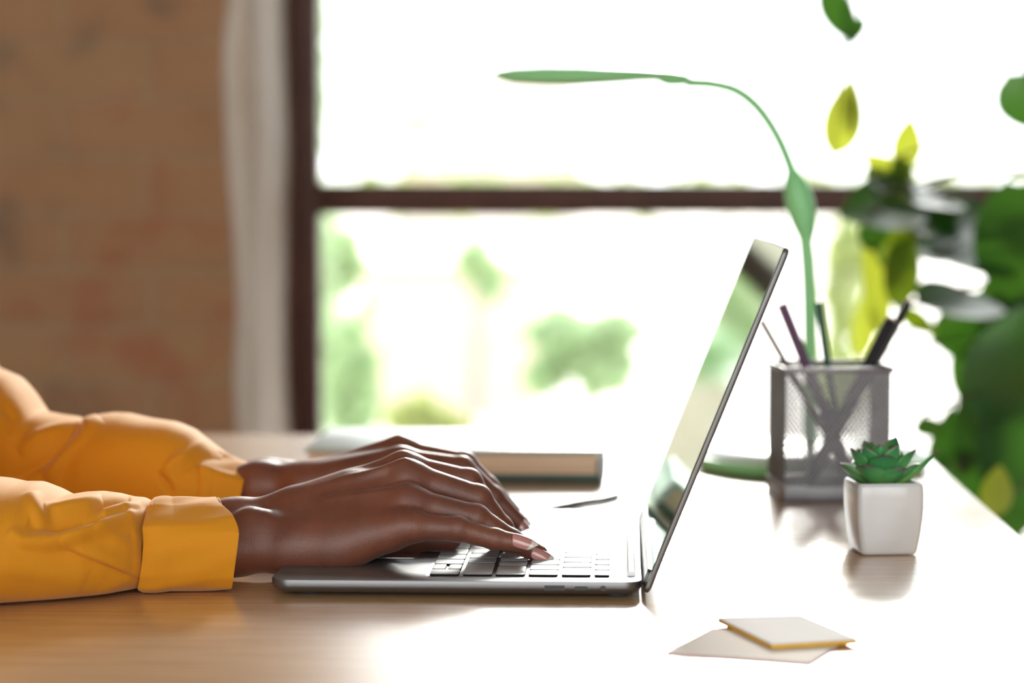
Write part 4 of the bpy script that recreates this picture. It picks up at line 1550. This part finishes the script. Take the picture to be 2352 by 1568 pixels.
near_st = [(-200, 1180, -.026, .034, .02), (-170, 1118, -.024, .052, .0), (-90, 1100, -.014, .059, -.002), (0, 1108, -.004, .057, -.002), (38, 1115, .000, .056, -.002), (77, 1112, .004, .055, -.002), (115, 1123, .008, .053, -.002),
           (149, 1138, .012, .052, -.002), (191, 1132, .017, .051, -.002), (230, 1132, .021, .050, -.002), (268, 1139, .026, .0475, -.002),
           (298, 1148, .030, .0445, -.0015), (324, 1151, .034, .0415, -.001), (338, 1158, .036, .038, -.000), (350, 1172, .037, .034, .002)]
near_folds = [
    ('step', [(140, 1252), (200, 1277), (250, 1292), (335, 1322)], 10, .0050),
    ('ridge', [(20, 1222), (55, 1244), (100, 1248), (155, 1239), (220, 1222), (290, 1198), (336, 1184)], 15, .0075),
    ('ridge', [(70, 1130), (80, 1165), (95, 1205), (110, 1240)], 18, .0048),
    ('ridge', [(100, 1172), (140, 1172), (184, 1164), (232, 1152)], 13, .0042),
    ('ridge', [(190, 1200), (230, 1186), (275, 1174), (322, 1166)], 9, .0036),
    ('ridge', [(215, 1175), (260, 1160), (300, 1152)], 8, -.0034),
    ('ridge', [(60, 1200), (110, 1215), (170, 1205), (240, 1190)], 16, -.0062),
    ('ridge', [(210, 1375), (250, 1345), (300, 1325), (325, 1330)], 12, .0018),
    ('ridge', [(260, 1365), (300, 1350), (322, 1345)], 8, -.0016),
    ('ridge', [(225, 1215), (262, 1238), (318, 1262)], 16, .0030),
    ('ridge', [(-20, 1290), (90, 1300), (190, 1345)], 34, .0034),
    ('ridge', [(285, 1158), (305, 1200), (318, 1262), (312, 1340)], 9, .0016),
]
sl = sleeve('shirt_sleeve', near_st, near_folds, 5)
far_st = [(-170, 800, .335, .060, .03), (-60, 835, .325, .062, .01), (0, 857, .315, .062, -.002), (30, 868, .312, .061, -.002), (55, 896, .309, .060, -.002), (88, 948, .304, .058, -.002), (130, 956, .300, .058, -.002), (165, 960, .296, .057, -.002), (190, 967, .293, .056, -.002),
          (225, 951, .288, .057, -.002), (255, 946, .285, .057, -.002), (290, 948, .281, .056, -.002), (340, 963, .275, .055, -.002), (400, 976, .268, .053, -.002), (440, 993, .263, .050, -.002),
          (470, 1016, .259, .046, -.002), (492, 1032, .256, .042, -.001), (515, 1048, .254, .036, .002)]
far_folds = [
    ('ridge', [(45, 1040), (90, 1010), (150, 990), (190, 975)], 16, .005),
    ('ridge', [(30, 1105), (90, 1070), (150, 1020), (200, 975)], 14, -.006),
    ('ridge', [(110, 1100), (140, 1060), (190, 990), (225, 955)], 16, .006),
    ('ridge', [(470, 1020), (430, 1045), (400, 1060), (375, 1090)], 10, .003),
    ('ridge', [(360, 1080), (385, 1110), (395, 1135)], 9, -.004),
    ('ridge', [(480, 1045), (430, 1070), (400, 1100)], 8, -.002),
    ('ridge', [(0, 930), (25, 960), (10, 1000)], 14, -.004),
]
sleeve('shirt_sleeve', far_st, far_folds, 8, wr=.0018)


def closed_resample(pts, n, sharp=()):
    """closed outline through pts, lightly rounded"""
    P = np.array(pts, float)
    Q_ = np.vstack([P, P[:1]])
    seg = np.hypot(*(np.diff(Q_, axis=0).T)); c = np.concatenate([[0], np.cumsum(seg)])
    t = np.linspace(0, c[-1], n, endpoint=False)
    R_ = np.stack([np.interp(t, c, Q_[:, 0]), np.interp(t, c, Q_[:, 1])], 1)
    k = 5
    for _ in range(1):
        R_ = (np.roll(R_, 1, 0) + R_ * 2 + np.roll(R_, -1, 0)) / 4
    return R_


def cuff(name, secA, secB, xa, xb, bulge=0.0, n=200, m_=60, hem=True):
    """secA / secB: (y,z) outlines at the seam and at the open end; xa(y,z), xb(y,z) give x"""
    A_ = closed_resample(secA, n); B_ = closed_resample(secB, n)
    vs = []
    r = np.random.RandomState(2)
    ph = r.uniform(0, 6.28, 6)
    for j in range(m_ + 1):
        t = j / m_
        for k in range(n):
            y = A_[k, 0] * (1 - t) + B_[k, 0] * t; z = A_[k, 1] * (1 - t) + B_[k, 1] * t
            cy_, cz_ = A_[:, 0].mean(), A_[:, 1].mean()
            d = np.array((y - cy_, z - cz_)); d /= np.linalg.norm(d) + 1e-9
            g = bulge * math.sin(PI * min(1, t * 3.0)) if t < .333 else 0
            g += .00035 * math.sin(k * 2 * PI / n * 5 + ph[0] + t * 4) + .0003 * math.sin(k * 2 * PI / n * 9 + ph[1] - t * 7)
            if t < .06: g -= .0010 * (1 - t / .06)          # tucked in at the seam
            if .075 < t < .095: g -= .00035                 # stitch line
            y += d[0] * g; z += d[1] * g
            z = max(z, .0006)
            x0 = xa(k / n, y, z); x1 = xb(k / n, y, z)
            vs.append((x0 + (x1 - x0) * t, y, z + DZ))
    fs = []
    for j in range(m_):
        for k in range(n):
            k2 = (k + 1) % n
            fs.append((j * n + k, (j + 1) * n + k, (j + 1) * n + k2, j * n + k2))
    o = mesh_obj(name, vs, fs, M['cloth'], person)
    md = o.modifiers.new('solid', 'SOLIDIFY'); md.thickness = 0.0024; md.offset = -1
    bv = o.modifiers.new('bev', 'BEVEL'); bv.width = .0005; bv.segments = 2; bv.limit_method = 'ANGLE'; bv.angle_limit = 1.2
    return o


zA = pt(333, 1143, .037).z - DZ
zTop = pt(497, 1138, .045).z - DZ
zC = pt(545, 1220, .006).z - DZ
secA = [(.040, .0006), (.014, .0006), (.002, .004), (-.003, .012), (-.0045, .026), (-.001, .040), (.008, zA - .0075), (.020, zA - .002), (.037, zA), (.055, zA - .003), (.070, zA - .012), (.077, .030), (.075, .012), (.066, .003)]
secB = [(.045, .0006), (.022, .0006), (.012, .0035), (.0065, .010), (.0045, .022), (.0040, zC), (.0125, zC + .0075), (.026, zTop - .0035), (.045, zTop), (.064, zTop - .004), (.078, zTop - .013), (.085, .028), (.083, .012), (.073, .003)]
xs0 = pt(322, 1250, .0).x
def xa_near(q, y, z):
    # the seam leans: further left at the top and bottom
    zz_ = (z - .030) / .030
    return xs0 + .002 - .0035 * max(0, zz_) ** 2 * 1.6 - .006 * max(0, -zz_) ** 2
xT = pt(500, 1138, .045).x; xC = pt(548, 1222, .004).x; xBt = pt(518, 1380, .012).x
_ed = [(1138, 497), (1150, 512), (1168, 527), (1190, 539), (1207, 546), (1220, 549), (1245, 547), (1275, 543), (1320, 537), (1350, 533), (1368, 529), (1378, 520), (1392, 512)]
_pyd = np.linspace(1138, 1392, 128)
_pxd = np.interp(_pyd, [e_[0] for e_ in _ed], [e_[1] for e_ in _ed])
_pxd = np.convolve(np.pad(_pxd, 4, 'edge'), np.ones(9) / 9, 'valid')
def xb_near(q, y, z):
    near = max(0.0, min(1.0, (.062 - y) / .050))
    near = near * near * (3 - 2 * near)
    _, py = proj(np.array([[xC, min(y, .045), z + DZ]]))
    pxx = float(np.interp(py[0], _pyd, _pxd))
    xx = pt(pxx, float(py[0]), min(y, .045)).x
    return xx * near + (xT - .002) * (1 - near)
cuff('shirt_cuff', secA, secB, xa_near, xb_near, bulge=.0010)

zA = pt(480, 1026, .258).z - DZ; zE = pt(572, 1064, .250).z - DZ
secA = [(.255, .0006), (.226, .0006), (.212, .010), (.209, .030), (.216, .050), (.235, zA - .004), (.256, zA), (.280, zA - .006), (.296, .050), (.300, .030), (.295, .010), (.282, .0006)]
secB = [(.248, .004), (.226, .005), (.215, .012), (.2115, .026), (.215, .040), (.230, zE - .003), (.248, zE), (.268, zE - .004), (.282, .040), (.286, .026), (.280, .010), (.268, .004)]
x0f = pt(484, 1040, .25).x; x1t = pt(582, 1064, .25).x; x1b = pt(548, 1142, .213).x
cuff('shirt_cuff', secA, secB, lambda q, y, z: x0f - .002, lambda q, y, z: x1b + (x1t - x1b) * max(0, min(1, (z - .022) / (zE - .022))) - .004 * max(0, min(1, (.022 - z) / .02)), bulge=.0008)

# shirt body (shoulders, upper arms, chest) - outside the picture to the left
F = Field((-860, -190, DZ * 1000 - 200), (-330, 460, DZ * 1000 + 440), 8.0)
d = F.ell((-590, 135, Z0 + 140), (125, 170, 330))
d = smin(d, F.cone((-585, -30, Z0 + 345), (-585, 300, Z0 + 345), 62, 62), 60)
EN = mm(-150, 1245, -22); EF = mm(-60, 1010, 322)
EN = np.array((EN[0] - 28, -20, Z0 + 48)); EF = np.array((EF[0] - 22, 320, Z0 + 50))
for sh, el in (((-580, -45, Z0 + 335), EN), ((-580, 320, Z0 + 335), EF)):
    d = smin(d, F.cone(sh, el, 62, 54), 30)
d = np.maximum(d, -(F.Z - (Z0 - 185)))
# keep clear of the desk slab
blk = np.maximum(np.maximum(F.Z - (Z0 + 1.5), (Z0 - 40) - F.Z), (-462) - F.X)
d = np.maximum(d, -blk)
v, f = surface_nets(F, d)
mesh_obj('shirt', v * .001, f, M['cloth'], person)
# collar
bm = bmesh.new()
lathe(bm, [(.068, -.02), (.064, .020), (.067, .026), (.072, .022), (.082, -.010), (.078, -.022)], (-.550, .135, DZ + .400), 40, Matrix.Rotation(math.radians(14), 4, 'Y'))
bm_obj('collar', bm, M['cloth'], person, autosmooth=60)
# trousers and shoes under the desk
F = Field((-780, -120, 60), (-130, 400, 700), 9.0)
d = F.ell((-590, 135, 560), (125, 165, 105))
for s in (-1, 1):
    hip, knee, ank = (-570, 135 + s * 85, 535), (-185, 135 + s * 105, 520), (-215, 135 + s * 110, 100)
    d = smin(d, F.cone(hip, knee, 84, 62), 30)
    d = smin(d, F.cone(knee, ank, 60, 44), 12)
d = np.maximum(d, -(F.Z - 92))
v, f = surface_nets(F, d)
mesh_obj('trousers', v * .001, f, M['denim'], person)
for s in (-1, 1):
    F = Field((-300, 135 + s * 110 - 70, -6), (-40, 135 + s * 110 + 70, 140), 4.0)
    yy = 135 + s * 110
    d = F.cone((-225, yy, 45), (-105, yy, 30), 42, 33)
    d = smin(d, F.cone((-220, yy, 50), (-218, yy, 110), 38, 36), 20)
    d = np.maximum(d, -(F.Z - 2))
    v, f = surface_nets(F, d)
    mesh_obj('shoe', v * .001, f, M['shoe'], person)
# the stool the person sits on
stool = empty('stool', (-0.60, 0.135, 0), 'round wooden stool under the person in the yellow shirt', 'stool')
bm = bmesh.new(); lathe(bm, [(.165, .403), (.175, .410), (.175, .428), (.168, .435)], (-.60, .135, 0), 48); bm_obj('seat', bm, M['bark'], stool)
for k in range(4):
    a = PI / 4 + k * PI / 2
    bm = bmesh.new(); tube(bm, [(-.60 + .19 * math.cos(a), .135 + .19 * math.sin(a), 0.002), (-.60 + .13 * math.cos(a), .135 + .13 * math.sin(a), .405)], .014, 12)
    bm_obj('leg', bm, M['bark'], stool)
